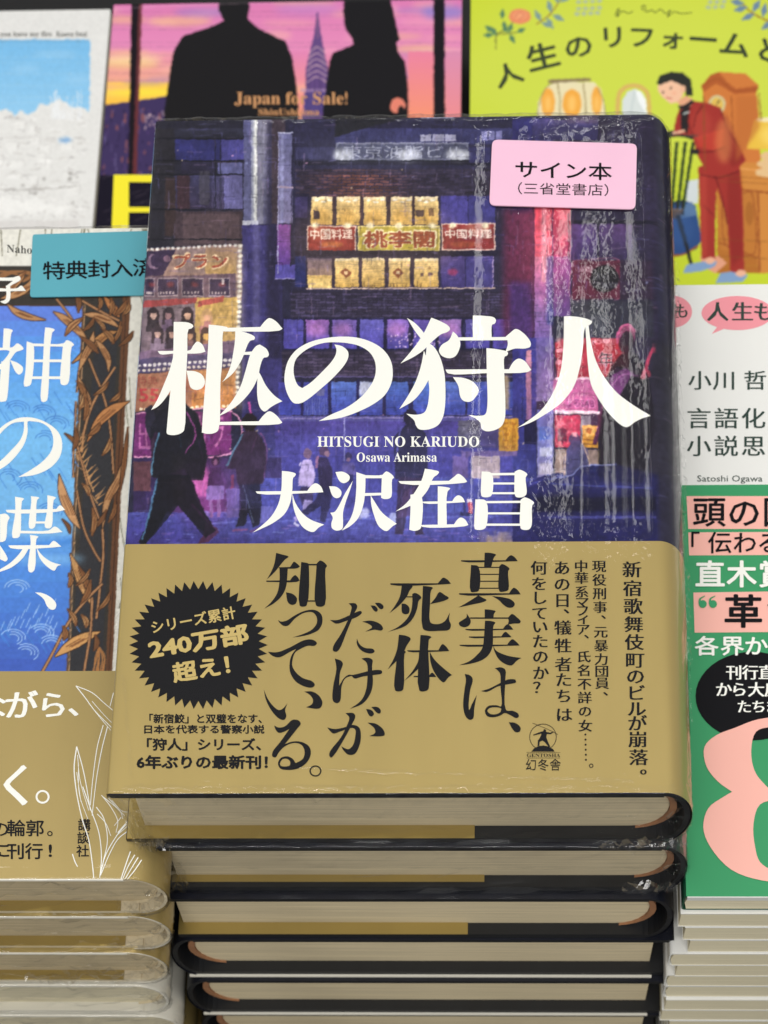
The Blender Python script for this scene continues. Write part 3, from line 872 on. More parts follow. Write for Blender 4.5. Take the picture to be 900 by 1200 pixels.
    for i in range(19): E_(165 + i * 6, 479 - .2 * i, 2.2, 1.8, (252, 236, 200), .95, .4)
    for i in range(32): E_(281 - i * .12, 288 + i * 5.9, 2.6, 2.3, (255, 250, 236), .95, .8)
    R_(276, 288, 286, 480, (240, 220, 190), .25, 3)
    Pg([(158, 484), (271, 481), (270, 532), (156, 536)], (110, 40, 106)); L_([(158, 484), (270, 481), (269, 531), (157, 535)], 1.8, (226, 150, 190)); c.text('カラ', 226, 486, 262, 524, (196, 110, 170), .9); c.text('出', 162, 492, 180, 528, (196, 110, 170), .8)
    R_(156, 536, 330, 600, (52, 38, 84)); Pg([(156, 540), (176, 540), (176, 575), (156, 575)], (96, 58, 70)); R_(190, 545, 245, 600, (70, 40, 96), .8, 4)
    E_(238, 565, 9, 14, (226, 110, 190), .95, 3); E_(244, 580, 18, 30, (150, 60, 150), .5, 7); Pg([(223, 560), (242, 545), (244, 580), (228, 582)], (214, 104, 184), .8, 1.5)
    # pavement with wet reflections
    G(120, 600, 815, 642, (70, 72, 158), (54, 46, 120)); G(290, 560, 640, 642, (68, 70, 160), (60, 58, 140))
    for k in range(420):
        x, y = r.uniform(150, 640), r.uniform(592, 638); w = r.uniform(3, 16)
        R_(x, y, x + w, y + r.uniform(.5, 1.6), [(120, 130, 214), (40, 34, 92), (150, 110, 190), (52, 48, 130)][r.randrange(4)], r.uniform(.2, .6))
    for k in range(40): x = r.uniform(560, 640); R_(x, r.uniform(620, 638), x + r.uniform(3, 12), 638, (206, 170, 120), .22, .6)
    R_(320, 560, 620, 600, (64, 66, 150)); R_(470, 560, 540, 600, (70, 76, 160)); R_(404, 545, 470, 600, (60, 58, 138))
    for x in (330, 352, 404, 430, 478, 506): L_([(x, 493), (x, 600)], 1.2, (88, 84, 170), .7)
    L_([(322, 560), (540, 559)], 1, (100, 100, 180)); L_([(250, 612), (640, 602)], 2, (104, 112, 200), .5)
    for k in range(30): E_(425 + r.uniform(-4, 6), 601 + r.uniform(-5, 5), r.uniform(1, 3), r.uniform(1, 3), (206, 206, 240), .6, .6)
    E_(460, 607, 5, 7, (190, 196, 236), .9, .8); R_(548, 588, 553, 601, (206, 60, 70)); R_(547, 584, 552, 588, (240, 220, 220)); R_(538, 600, 550, 604, (30, 28, 60)); R_(542, 585, 545, 602, (40, 36, 80))
    R_(228, 598, 244, 612, (110, 100, 180)); R_(298, 593, 320, 612, (100, 96, 180))
    # parked car, dark and low, right
    Pg([(600, 572), (640, 556), (668, 552), (676, 545), (700, 543), (770, 552), (812, 556), (812, 645), (600, 645)], (34, 32, 96)); Pg([(618, 566), (660, 556), (770, 560), (770, 572), (620, 576)], (58, 56, 140)); Pg([(672, 552), (680, 546), (724, 545), (726, 552)], (40, 60, 120))
    R_(606, 578, 770, 600, (22, 20, 52)); R_(626, 602, 770, 610, (44, 42, 110)); L_([(670, 553), (678, 545), (720, 543)], 1, (140, 150, 210)); L_([(640, 556), (770, 560)], .8, (90, 100, 190))
    for x in (700, 706): L_([(x, 548), (x + 4, 556)], 1.5, (120, 90, 60))
    # figures
    def person(x, hy, s, coat, leg, lean=0, stride=6, rim=None, bag=None):
        """a passer-by drawn from simple clothed shapes: x centre, hy head top, s height"""
        h = s / 7.5
        E_(x + lean, hy + h * .55, h * .42, h * .55, coat if rim is None else (50, 36, 40))
        Pg([(x - h * .3, hy + h), (x + h * .35, hy + h), (x + h * .95, hy + h * 1.6), (x + h * 1.05, hy + h * 4.2), (x - h * .95, hy + h * 4.2), (x - h * 1.0, hy + h * 1.7)], coat)
        Pg([(x - h * .75, hy + h * 4.1), (x + h * .1, hy + h * 4.1), (x - stride * .4, hy + s * .78), (x - stride, hy + s), (x - stride - h * .5, hy + s)], leg)
        Pg([(x, hy + h * 4.1), (x + h * .8, hy + h * 4.1), (x + stride * .8, hy + s * .78), (x + stride + h * .35, hy + s), (x + stride - h * .2, hy + s)], leg)
        if rim is not None:
            L_([(x - h * .95, hy + h * 1.7), (x - h * 1.0, hy + h * 4.1)], 1, rim)
    # large man in a long coat, back left
    Pg([(180, 478), (196, 462), (214, 470), (230, 484), (238, 510), (243, 535), (238, 562), (222, 562), (216, 548), (188, 560), (176, 558), (180, 530), (186, 508), (174, 500)], (28, 28, 40))
    Pg([(184, 556), (222, 556), (232, 590), (254, 622), (244, 628), (226, 612), (206, 590), (194, 602), (182, 622), (168, 640), (162, 636), (174, 606)], (24, 24, 34))
    Pg([(240, 612), (254, 618), (256, 624), (244, 634), (232, 638), (238, 624)], (70, 34, 66)); L_([(186, 508), (178, 540), (177, 557)], 1.6, (70, 110, 140)); L_([(184, 560), (174, 606), (166, 632)], 1.4, (60, 96, 130)); L_([(216, 480), (228, 508), (216, 532)], 1.3, (120, 50, 110)); L_([(224, 590), (248, 616)], 2, (120, 40, 110))
    L_([(210, 510), (212, 524)], 1.2, (60, 110, 150)); Pg([(200, 530), (216, 532), (214, 590), (204, 590)], (70, 66, 40), .35, 3); Pg([(170, 478), (178, 474), (184, 500), (176, 516), (170, 500)], (40, 38, 56)); L_([(232, 515), (238, 540)], 1, (84, 40, 100))
    # second man, seen from behind, right of him
    E_(292, 494, 9.5, 10, (38, 30, 40)); E_(292, 503, 6, 4, (52, 36, 44)); Pg([(284, 506), (300, 504), (310, 520), (312, 545), (308, 566), (300, 568), (278, 568), (276, 548), (266, 550), (266, 545), (276, 522)], (56, 40, 62))
    L_([(284, 508), (272, 530), (265, 546)], 2.2, (70, 100, 130)); L_([(304, 506), (312, 524), (309, 560)], 1.6, (120, 70, 130)); L_([(300, 510), (294, 530)], 1.2, (120, 66, 120)); Pg([(279, 566), (304, 566), (306, 590), (304, 614), (296, 618), (290, 600), (286, 616), (276, 618), (282, 594)], (26, 24, 38)); L_([(272, 621), (290, 620)], 2.4, (110, 60, 110)); L_([(292, 622), (308, 618)], 2.4, (90, 50, 100)); L_([(291, 470), (294, 486)], 2.6, (206, 80, 170)); L_([(284, 566), (296, 612)], .9, (90, 100, 130))
    # pale group between them
    E_(252, 540, 4.5, 6, (40, 26, 50)); E_(252, 541, 2.5, 3.6, (120, 80, 110)); Pg([(246, 547), (258, 547), (262, 570), (242, 570)], (46, 28, 66)); Pg([(242, 569), (262, 569), (262, 585), (241, 585)], (120, 104, 176)); R_(245, 585, 249, 606, (120, 90, 150)); R_(254, 585, 258, 606, (120, 90, 150)); Pg([(264, 572), (280, 572), (280, 606), (266, 606)], (92, 80, 150)); R_(270, 556, 274, 572, (110, 40, 60))
    # woman in a pale coat with her companion
    E_(360, 531, 5, 6.5, (120, 84, 100)); Pg([(354, 539), (364, 538), (369, 556), (366, 570), (349, 569), (350, 552)], (206, 180, 226)); L_([(352, 541), (350, 545)], 2, (230, 210, 240)); Pg([(351, 570), (366, 570), (366, 586), (354, 592), (350, 580)], (52, 40, 70)); Pg([(356, 585), (366, 586), (360, 600), (345, 612), (344, 606), (354, 598)], (170, 150, 206)); L_([(344, 612), (350, 616)], 2.4, (214, 206, 236))
    E_(379, 528, 6, 6, (70, 44, 62)); E_(383, 531, 3, 3.5, (150, 104, 110)); Pg([(373, 535), (384, 536), (389, 552), (388, 574), (374, 574), (372, 552)], (38, 26, 52)); L_([(372, 534), (370, 548)], 3, (160, 100, 130)); Pg([(374, 572), (390, 572), (386, 594), (380, 612), (374, 610), (376, 592), (358, 604), (352, 600), (370, 584)], (32, 26, 54))
    E_(408, 534, 4, 5, (40, 32, 60)); E_(408, 538, 2.4, 2.6, (130, 90, 110)); Pg([(402, 542), (414, 542), (418, 556), (398, 556)], (88, 76, 140)); R_(401, 555, 413, 565, (34, 30, 70)); 
    person(481, 478, 148, (34, 30, 52), (44, 30, 50), 0, 9); L_([(470, 498), (466, 520), (463, 540)], 2, (84, 80, 160)); Pg([(474, 575), (486, 570), (480, 604), (464, 608)], (80, 50, 80), .7)
    # figure outlined before the shop, and the man with the bubble umbrella
    E_(673, 514, 7, 7, (78, 62, 104)); Pg([(664, 526), (670, 516), (680, 516), (688, 526), (691, 545), (688, 556), (660, 558), (660, 540)], (74, 70, 120)); L_([(663, 528), (661, 556)], 1.2, (220, 180, 150)); L_([(682, 518), (690, 540), (689, 552)], 1.2, (226, 190, 160)); R_(670, 506, 676, 511, (236, 170, 176))
    E_(734, 393, 10, 12, (140, 60, 100)); E_(735, 396, 7, 9, (58, 34, 52)); L_([(724, 392), (727, 383), (736, 380), (742, 386)], 2.2, (206, 84, 134)); Pg([(714, 440), (722, 428), (750, 434), (762, 456), (764, 500), (742, 560), (700, 558), (704, 520), (706, 480)], (30, 24, 38))
    Pg([(712, 446), (720, 430), (736, 434), (720, 464), (706, 470)], (132, 60, 130)); L_([(722, 440), (740, 434), (752, 440)], 3, (120, 60, 124)); L_([(708, 470), (702, 500), (696, 520)], 5, (84, 34, 76)); Pg([(700, 486), (716, 480), (716, 540), (704, 540)], (58, 28, 54))
    L_([(752, 440), (758, 424), (764, 406)], 4.5, (196, 60, 96), 1, 2.5); E_(757, 438, 5, 5, (214, 60, 90)); E_(766, 404, 2.2, 3, (220, 80, 110)); E_(748, 428, 3, 2.5, (196, 60, 90)); 
    Pg([(760, 400), (812, 400), (812, 645), (770, 645)], (40, 38, 52), .85, 4); Pg([(738, 470), (812, 470), (812, 556), (745, 560)], (44, 42, 58), .8, 5)
paint_street(cv)
def finish_street(c):
    r = random.Random(31)
    for k in range(1500):                     # loose brushwork: thin lights and darks along the architecture
        x, y = r.uniform(165, 780), r.uniform(140, 600); a = r.choice([(18, 16, 34), (130, 124, 190), (90, 80, 160), (190, 150, 190), (30, 26, 60)])
        if r.random() < .5: c.rect(x, y, x + r.uniform(.6, 1.2), y + r.uniform(4, 22), a, .28)
        else: c.rect(x, y, x + r.uniform(4, 26), y + r.uniform(.5, 1.0), a, .28)
    for k in range(260):                     # small lights, wires and panel edges
        x, y = r.uniform(170, 770), r.uniform(150, 590)
        if k % 5 == 0: c.ell(x, y, r.uniform(.6, 1.6), r.uniform(.6, 1.4), r.choice([(250, 220, 170), (240, 170, 210), (170, 180, 240)]), .55)
        else:
            w, h = r.uniform(4, 16), r.uniform(3, 12); q = r.choice([(20, 18, 36), (110, 104, 170)])
            c.line([(x, y), (x + w, y)], .7, q, .5); c.line([(x + w, y), (x + w, y + h)], .7, q, .5)
    for x, y, rx, ry, col, al in ((437, 280, 100, 52, (250, 190, 110), .13), (225, 400, 60, 100, (250, 200, 140), .10), (640, 290, 26, 70, (255, 90, 120), .22), (672, 460, 46, 60, (250, 90, 150), .16),
                                  (440, 560, 190, 60, (110, 120, 230), .20), (440, 180, 90, 14, (200, 206, 236), .16), (240, 572, 40, 44, (230, 90, 190), .16), (430, 620, 200, 16, (130, 140, 230), .18)):
        c.ell(x, y, rx, ry, col, al, soft=9)
finish_street(cv)
def near_figures(c):
    P, L = c.poly, c.line
    P([(712, 438), (718, 426), (727, 414), (742, 412), (754, 424), (762, 450), (768, 500), (752, 566), (702, 564), (700, 524), (706, 478)], (26, 22, 34), .8, .8)
    c.ell(734, 402, 9, 12, (40, 26, 42), .85, .6); L([(723, 402), (724, 388), (734, 380), (744, 388)], 2.0, (200, 90, 140), .9)
    P([(706, 474), (716, 440), (732, 430), (742, 436), (724, 466)], (120, 56, 122), .85, .6); L([(716, 452), (730, 438), (748, 440)], 1.4, (190, 110, 180), .7)
    L([(752, 444), (758, 426), (766, 404)], 5, (190, 56, 92), .9, 2.2)
    P([(606, 576), (642, 560), (668, 556), (680, 546), (722, 544), (770, 556), (770, 645), (640, 645), (622, 616)], (26, 26, 78), .75, .8)
    L([(640, 561), (670, 556), (681, 546), (722, 544)], 1.3, (140, 150, 216), .9); L([(640, 566), (765, 572)], 1, (84, 96, 190), .8); c.rect(628, 582, 768, 598, (16, 15, 40), .8, .6); c.rect(640, 604, 768, 607, (70, 72, 150), .7)
    P([(176, 500), (196, 464), (214, 470), (232, 486), (243, 535), (236, 560), (188, 560), (177, 556)], (24, 24, 36), .75, .6); P([(186, 556), (222, 556), (236, 592), (252, 622), (240, 630), (208, 592), (182, 624), (168, 638), (163, 634), (176, 604)], (20, 20, 32), .8, .4)
    L([(186, 506), (178, 540), (177, 556)], 1.8, (80, 124, 156)); L([(183, 562), (173, 606), (166, 632)], 1.6, (70, 110, 150)); L([(218, 482), (229, 508), (217, 530)], 1.4, (136, 60, 124))
    P([(284, 506), (300, 504), (311, 522), (312, 548), (306, 566), (278, 568), (276, 548), (267, 549), (276, 522)], (50, 36, 58), .7, .5); L([(284, 508), (272, 530), (266, 546)], 2, (84, 116, 150)); c.ell(292, 494, 9, 10, (34, 26, 36), .9)
near_figures(cv)
g_ = cv.a.mean(2, keepdims=True); cv.a = cv.a * .9 + g_ * .1
cv.shade(.05, 3, 11); cv.shade(.11, 9, 12); cv.shade(.10, 7, 13, sx=.4); cv.shade(.1, 40, 14)
cv.warp(.3, 3, 21); cv.warp(.6, 14, 31)

# ------------------------------------------------------------------ topmost book of the centre stack
GROUP_C = 'hardcovers stacked in the centre pile'
b1 = root('hardcover_book', (0, 96, -TB), 'topmost hardcover of the centre stack, neon street cover, gold band, pink sticker', 'book', GROUP_C)
mC = dict(board=M['navy'], pages=M['pages'], lining=M['brown'])
hardcover(b1, X0, X1, Y0, Y1, 0, TB, 'R', dict(mC, board=M['black']), block_in=4.8)
ybt = float(at(460, 636.5, 0)[1])           # upper edge of the gold band
path = wrap_path(X0, X1, 0, TB, 'R', .0, du=.2)
ys = np.concatenate([np.linspace(Y0, ybt - 2, 5), np.linspace(ybt - 1.5, Y1, 620)])
jk = printed_sheet('jacket', cv, path, ys, 0.0, b1, edge=(26, 25, 36))
k = Ink(0, .05)
TITLE = """178,65* 270,70 300,90 285,108 270,112 262,270 252,470 243,735 225,755 180,768 140,762 133,750* 150,560 160,470 175,250
78,246* 180,245 280,240 300,210 325,187 355,205 375,250* 340,260 180,262 95,266
175,280* 150,370 110,470 75,550 38,612* 80,590 130,535 170,460 190,300*
258,368* 310,372 355,395 372,440 355,475 320,488 285,475 270,430
395,82* 470,90 512,100 495,112 485,125 480,300 468,440 455,735 430,755 385,760 352,752* 362,600 378,400 392,200
480,103* 715,97* 740,65 770,42 810,60 853,108* 830,120 480,125*
450,686* 705,682* 735,645 770,620 810,640 852,690* 830,700 450,705*
560,122* 620,130 680,158 678,175 650,185 600,300 545,385 478,440* 500,410 530,340 550,240 558,180
612,253* 668,249* 668,270* 608,270*
655,262 690,215 712,206* 755,235 768,270 760,283 735,290 715,340 700,410 660,490 590,570 520,620 455,652* 530,570 590,470 620,380 645,290
702,370* 720,400 750,460 800,520 852,558* 820,572 780,595 742,622 715,600 698,540 695,460"""
draw(k, 170, 365, 5.294, TITLE)
draw(k, 325, 380, 6, "402,143* 455,155 495,190 500,225 480,275 400,370 300,460 220,525 165,556 115,555 75,500 52,420 52,350 75,260 130,185 220,130 330,100 440,88 560,95 660,125 740,175 795,250 812,340 800,420 755,500 680,560 560,620 440,660 290,682* 380,635 480,590 580,520 650,440 688,360 688,270 650,200 580,155 500,135 420,128 330,132 240,160 170,205 130,250 115,310 120,370 145,430 175,450* 230,415 310,340 380,265 410,215 415,175")
draw(k, 460, 360, 5.294, """90,68* 140,100 190,155 200,175 175,195* 140,150
240,66* 290,85 350,120 356,140 340,155 300,170 240,220 190,270 130,310 50,350* 110,280 160,215 200,150
215,220* 250,240 290,300 320,400 328,500 325,620 310,690 280,735 220,760 165,758 145,735 135,705 86,662* 150,668 195,655 215,620 228,520 222,450 205,330
195,270* 230,380 225,450* 190,510 130,580 42,633* 90,560 140,470 175,370
375,152* 400,175 420,220 415,260 390,305 350,318 305,302 288,270 305,235 350,205
408,188* 700,186* 730,160 765,136 810,160 855,215 855,245 820,258 760,258 700,280* 715,230 712,206* 408,208*
498,52* 570,55 630,65 642,85 632,105 618,110 615,200* 498,200*
328,388* 580,386* 722,386* 750,340 782,320 820,335 860,390* 835,404 590,410 345,412
582,255* 650,262 715,280 712,300 695,310 693,400 700,600 695,700 670,745 610,770 570,768 550,750 545,720 520,695 470,670* 540,675 575,665 588,610 585,430
375,435* 440,440 500,465 535,515 515,560 480,588 440,582 420,555 408,490""")
draw(k, 600, 360, 5.294, """322,57* 400,60 470,75 497,92 485,110 455,125 440,250 420,380 385,490 310,590 200,670 120,715 32,750* 100,705 180,640 250,540 300,400 318,250
455,120* 475,115* 490,220 520,330 570,430 650,530 740,600 860,675* 810,690 760,715 715,745 680,735 600,660 530,560 490,480 470,350""")
k.make('title_lettering', M['white'], jk)
k = Ink(0, .05)
draw(k, 290, 545, 5, """202,35* 250,40 283,52 275,70 268,75 262,160 248,230 215,290 150,340 90,370 30,397* 90,350 140,300 180,230 198,150
48,155* 350,152* 375,120 400,107 430,125 445,160* 350,165 60,168
262,165* 280,220 320,280 370,320 450,350* 420,365 385,393 330,370 290,310 268,240
515,42* 560,40 598,65 595,90 565,107 540,95
478,125* 520,128 550,155 545,185 520,195 498,180
618,92* 600,150 575,220 560,280 560,340 555,375 520,385 495,370 492,340 500,310 485,280* 510,275 535,240 570,170
638,42* 692,60* 690,150 680,230 650,310 600,360 552,385* 600,320 625,250 637,150
680,60* 790,58 800,48 815,38 850,60 858,75 848,85 845,180 835,195 800,200 783,192* 787,78* 680,78*
685,165* 790,163* 790,178* 685,182*
722,178* 745,215 790,280 875,345* 850,360 815,388 770,360 740,290 725,230""")
draw(k, 450, 545, 5, """85,95* 380,93* 410,70 435,52 465,70 488,98* 470,105 100,110
240,22* 290,30 322,40 315,55 290,75 255,150 190,220 130,250 68,273* 130,225 180,160 220,90
155,175* 195,170 222,190 220,350 212,375 180,387 148,380* 155,260
225,215* 400,212* 415,190 435,178 460,190 475,218* 400,223 235,225
315,125* 350,128 388,138 372,158 368,360* 315,360*
215,352* 410,348* 430,320 450,308 475,320 495,352* 470,360 225,363
572,38* 630,48 632,175 615,188 580,188 570,180
765,40* 795,28 840,55 830,75 835,170 815,188 780,190 768,180
620,48* 775,46* 775,60* 620,62*
620,103* 775,103* 775,115* 620,115*
620,160* 775,160* 775,172* 620,172*
535,202* 597,210 597,365 575,380 535,378 530,370
800,205* 825,190 880,222 868,240 865,355 850,378 815,380 800,370
590,212* 808,210* 808,223* 590,225*
590,278* 805,278* 805,290* 590,290*
590,344* 805,344* 805,357* 590,357*""")
MB = dict(zip('ABCDEFGHIJKLMNOPQRSTUVWXYZ', [chr(0x1D400 + i) for i in range(26)])); MB.update({chr(97 + i): chr(0x1D41A + i) for i in range(26)})
def serif(s): return ''.join(MB.get(c, c) for c in s)
k.text(serif('HITSUGI NO KARIUDO'), 372, 511.5, 561.5, 524)
k.text(serif('Osawa Arimasa'), 418, 530.5, 512, 541.5)
k.make('author_lettering', M['white'], jk)

# gold band round the lower part of the book
bd_path = wrap_path(X0, X1, 0, TB, 'R', .22, du=6)
V, F = strip(bd_path, np.linspace(Y0 + .1, ybt, 4))
bd = mesh_obj('band', V, F, M['gold'], b1, smooth=True)
mesh_obj('band_flap', *box(X0 + .6, 19.3, Y0 + .15, ybt, -TB + 2.45, -TB + 2.75), M['gold_d'], b1)
k = Ink(0.22, .05)
draw(k, 300, 640, 5.625, """133,45* 170,55 215,70 190,90 165,120 120,175 72,220* 100,170 120,120
150,140* 225,138* 240,115 250,103 270,115 290,135* 270,147 150,147*
68,228* 225,226* 240,205 258,192 275,205 288,228* 265,237 68,236*
155,140* 210,140* 205,220 195,280 165,335 115,380 55,412* 100,370 140,310 155,230
198,305* 240,315 270,345 262,380 235,388 210,370
298,105* 345,115 348,125 335,390 310,400 288,392
400,115* 425,95 468,130 458,150 455,385 430,400 395,390
340,118* 410,118* 410,128* 340,128*
330,358* 402,358* 402,367* 330,367*
145,487* 165,498 200,492 260,455 330,425 390,422 430,450 438,500 415,550 360,580 300,595 242,602* 310,580 370,550 400,510 400,470 375,438 320,440 260,475 210,525 180,525 155,505
80,697* 140,700 220,670 320,620 375,618 402,640 385,658 340,658 290,680 260,700 243,740 240,790 262,831 310,871 370,891 388,916 370,933 320,926 260,891 225,831 222,771 235,720 265,678* 220,700 160,732 130,732 100,718
488,488* 540,487 620,455 690,428 698,440 670,465 600,492 530,512 505,500
610,378* 655,378 668,400 650,440 600,560 550,680 530,697 508,690 510,660 560,580 605,490 625,430 630,400
700,498* 760,492 820,515 838,545 825,557 780,552 720,565* 765,535 745,515
665,610* 685,650 720,672 770,678 782,695 765,708 720,702 685,680 665,645
755,392* 785,395 803,420 795,433 780,428
783,375* 815,375 840,395 838,412 820,416""")
draw(k, 300, 770, 5.625, """52,215* 75,270 110,320 150,350 175,342 207,307* 192,350 200,390 185,415 150,405 100,350 65,280
318,228* 370,228 415,255 438,300 425,335 400,342 330,332* 370,310 375,280 355,250
120,452* 150,465 190,458 240,415 280,418 295,440 270,475 190,575* 240,558 300,560 350,590 362,635 340,690 280,735 210,745 160,735 145,700 165,665 205,655 240,670 262,700* 310,670 320,620 300,580 250,567 190,590 150,630 130,662 108,655 110,625 160,560 220,475* 180,495 150,500 130,480|158,705 175,675 205,672 225,690 222,715 190,722 165,718
520,10* 560,25 573,45 555,100 548,190* 580,140 610,118 640,118 770,88 828,90 830,108 770,120 700,130 650,142 630,125* 590,140 565,190 555,290 535,305 508,290 508,200 530,80
695,10* 740,5 768,20 765,60 770,180 750,250 700,310 620,342* 690,290 722,230 735,130 730,40
470,465* 520,475 580,465 640,448 680,465 692,520 680,590 650,640 610,645 580,620 562,590* 610,608 640,580 655,520 655,480 635,468 560,490 510,505 490,490
590,370* 640,370 655,390 630,450 570,560 520,640 495,664 483,650 490,620 560,530 600,450 615,400
735,433* 790,440 840,480 848,515 825,523 748,522* 785,500 780,470
725,343* 760,350 778,375 765,392 748,388
760,330* 800,330 822,350 820,370 805,373""")
k.disc(300 + 392 / 5.625, 770 + 752 / 5.625, 7.1, 6.6, hole=.76)
draw(k, 440, 670, 8, """138,110* 585,110* 610,80 635,57 675,75 708,115* 590,122 145,124
248,120* 300,125 348,135 320,180 290,240 220,320 132,390* 190,310 230,230
290,232* 350,232* 350,242* 290,242*
345,210* 368,200 405,215 430,245 405,275 390,350 350,440 280,510 120,565* 210,520 290,450 330,380 345,300
245,300* 285,305 318,340 312,390 280,400 250,385
445,135* 500,140 538,152 520,180 512,300 512,470 540,490 600,490 650,465 698,385* 690,450 708,500 690,545 600,555 480,555 443,530
512,305* 560,250 600,192 650,220 688,248 640,275
220,592* 280,600 330,628 295,690 250,780 115,918* 160,840 200,740
200,810* 240,750 275,745 285,755 272,770 262,1100 240,1120 185,1115
298,738* 590,738* 610,700 628,680 660,700 692,745* 590,750 305,750
422,595* 490,600 525,615 500,640 500,1095 470,1120 412,1115
410,750* 400,840 350,930 270,1025* 350,960 420,880 420,750*
508,750* 550,820 620,890 718,970* 685,990 640,1038 590,1000 540,920 515,840
358,977* 500,977* 530,947 555,965 570,988* 360,990*""")
draw(k, 530, 640, 9, """92,150* 560,150* 590,115 620,97 655,115 692,160* 95,163
342,70* 400,72 462,92 440,120 410,228* 335,228*
198,200* 275,215 280,470 240,485 195,480
495,215* 525,190 605,240 590,265 592,460 550,480 497,478
270,220* 500,220* 500,231* 270,231*
270,293* 500,293* 500,304* 270,304*
270,366* 500,366* 500,377* 270,377*
270,440* 500,440* 500,451* 270,451*
70,498* 600,498* 625,460 650,440 690,465 722,510* 78,513
275,520* 320,545 362,570 330,590 220,615 65,648* 150,600 230,550
418,528* 530,540 620,565 660,610 640,645 590,650 540,620 490,570
152,712* 175,745 195,790 180,835 130,857 80,840 70,810 110,780 150,750
188,753* 590,753* 630,717 680,750 722,795 710,815 650,818 585,830* 595,790 590,767* 188,767*
342,668* 400,672 458,688 440,715 435,768* 342,768*
138,875* 535,873* 560,840 585,825 615,845 645,882* 142,886
175,954* 518,952* 540,920 562,905 590,925 625,962* 178,965
78,1042* 580,1040* 605,1005 635,983 675,1010 712,1050* 80,1053
345,788* 400,790 455,808 435,840 430,950 425,1060 390,1140 320,1200 200,1240 72,1258* 180,1215 260,1150 315,1080 335,950
430,1050* 460,1100 520,1135 620,1165 730,1180* 680,1210 625,1260 540,1235 480,1180 445,1110""")
draw(k, 530, 770, 5.625, """82,112* 115,120 135,145 118,220 108,320 112,350 130,310 162,250* 145,340 138,405 115,415 90,395 72,330 80,220 90,150
188,225* 240,210 330,165 370,148 415,150 420,168 370,180 300,195 230,230
280,75* 320,68 350,85 350,150 355,350 400,355 435,375 438,395 420,403 385,385 345,370 320,385 270,398 230,390 215,355 235,325 290,318 322,325 318,200 315,110 295,85|232,355 245,338 290,332 322,340 315,365 285,378 250,375
372,430* 415,435 450,465 445,492 420,497 400,480""")
k.make('slogan_lettering', M['ink'], bd)
k = Ink(0.22, .05)
SB = SERIFB
k.column('新宿歌舞伎町のビルが崩落。', 740.5, 666, 749, 908, 23, ys=[668, 690, 711, 732, 753, 774, 793, 812.5, 831, 848, 867, 888, 910], **SB)
k.column('現役刑事、元暴力団員、', 702, 664, 706, 815, 17, ys=[664, 680, 696, 712, 727, 741, 757, 773, 787, 801, 817], **SB)
k.column('中華系マフィア、氏名不詳の女', 681, 664, 686, 851, 17, ys=[664, 678, 694, 706, 716, 726, 738, 750, 770, 786, 802, 818, 834, 851], **SB)
for i in range(6): k.disc(686 + i * .12, 861 + i * 5.9, 1.2)
k.disc(692.8, 897.5, 2.6, hole=.6)
k.column('あの日、犠牲者たちは', 658.5, 666, 661, 838, 20.5, ys=[666, 685, 704, 721, 736, 757, 779, 797, 816, 838], **SB)
k.column('何をしていたのか？', 631.5, 666, 634, 807, 20, ys=[666, 684.5, 701, 719, 735, 752, 770, 789, 806], **SB)
k.disc(636.3, 863.9, 16, 15.6, hole=.95)
k.line([(624, 847.5), (640, 854), (654, 861)], .5)
k.poly([(622.5, 881), (626, 877), (631, 874.5), (637, 873.8), (643, 875), (648, 878), (650, 881)])
k.poly([(630, 874.5), (630.3, 868), (632.2, 865.5), (634, 862), (634.6, 859.8), (625, 862.2), (625, 861), (634, 857.6), (636.6, 857), (637, 855.2), (638.6, 854.6), (640, 856), (640, 858), (645, 858.8), (648.5, 857.2), (649, 858), (645.5, 860.6), (640.8, 860.4), (640.2, 864), (642, 869), (645, 875.5), (642.6, 875), (638, 869.5), (635.5, 868), (632.6, 869.5), (632, 874.2)])
k.line([(617, 882), (656.5, 882)], .4); k.line([(617, 888.5), (656.5, 888.5)], .4)
k.text(serif('GENTOSHA'), 617.5, 883.2, 656.5, 887.4)
for i, ch in enumerate('幻冬舎'): k.cell(ch, 622.3 + 14.2 * i, 896.8, 13.5, 14.5, ax=.0, ay=-.012)
k.make('blurb_lettering', M['ink'], bd)
k = Ink(0.22, .05)
n = 46; star = []
for i in range(n * 2):
    a = math.pi * i / n; q = 1.0 if i % 2 == 0 else .872
    star.append((232.5 + 81.3 * q * math.cos(a), 756 + 75.2 * q * math.sin(a)))
k.poly(star)
k.text('「新宿鮫」と双璧をなす、', 175, 836.5, 307, 848, bold=.03)
k.text('日本を代表する警察小説', 169, 849.5, 310, 860, bold=.03)
k.text('「狩人」シリーズ、', 172, 865, 306, 880, bold=.034)
k.text('6年ぶりの最新刊！', 160, 885, 314, 901.5, bold=.04)
k.make('badge', M['ink'], bd)
k = Ink(0.3, .12)
k.rtext('シリーズ累計', 226.8, 726.6, 100, 15.5, -10.5, bold=.02)
k.rtext('240万部', 232.5, 751.8, 119, 25, -9.5, bold=.04)
k.rtext('超え！', 235.5, 784, 68, 24, -9, bold=.034)
k.make('badge_lettering', M['gold_ink'], bd)

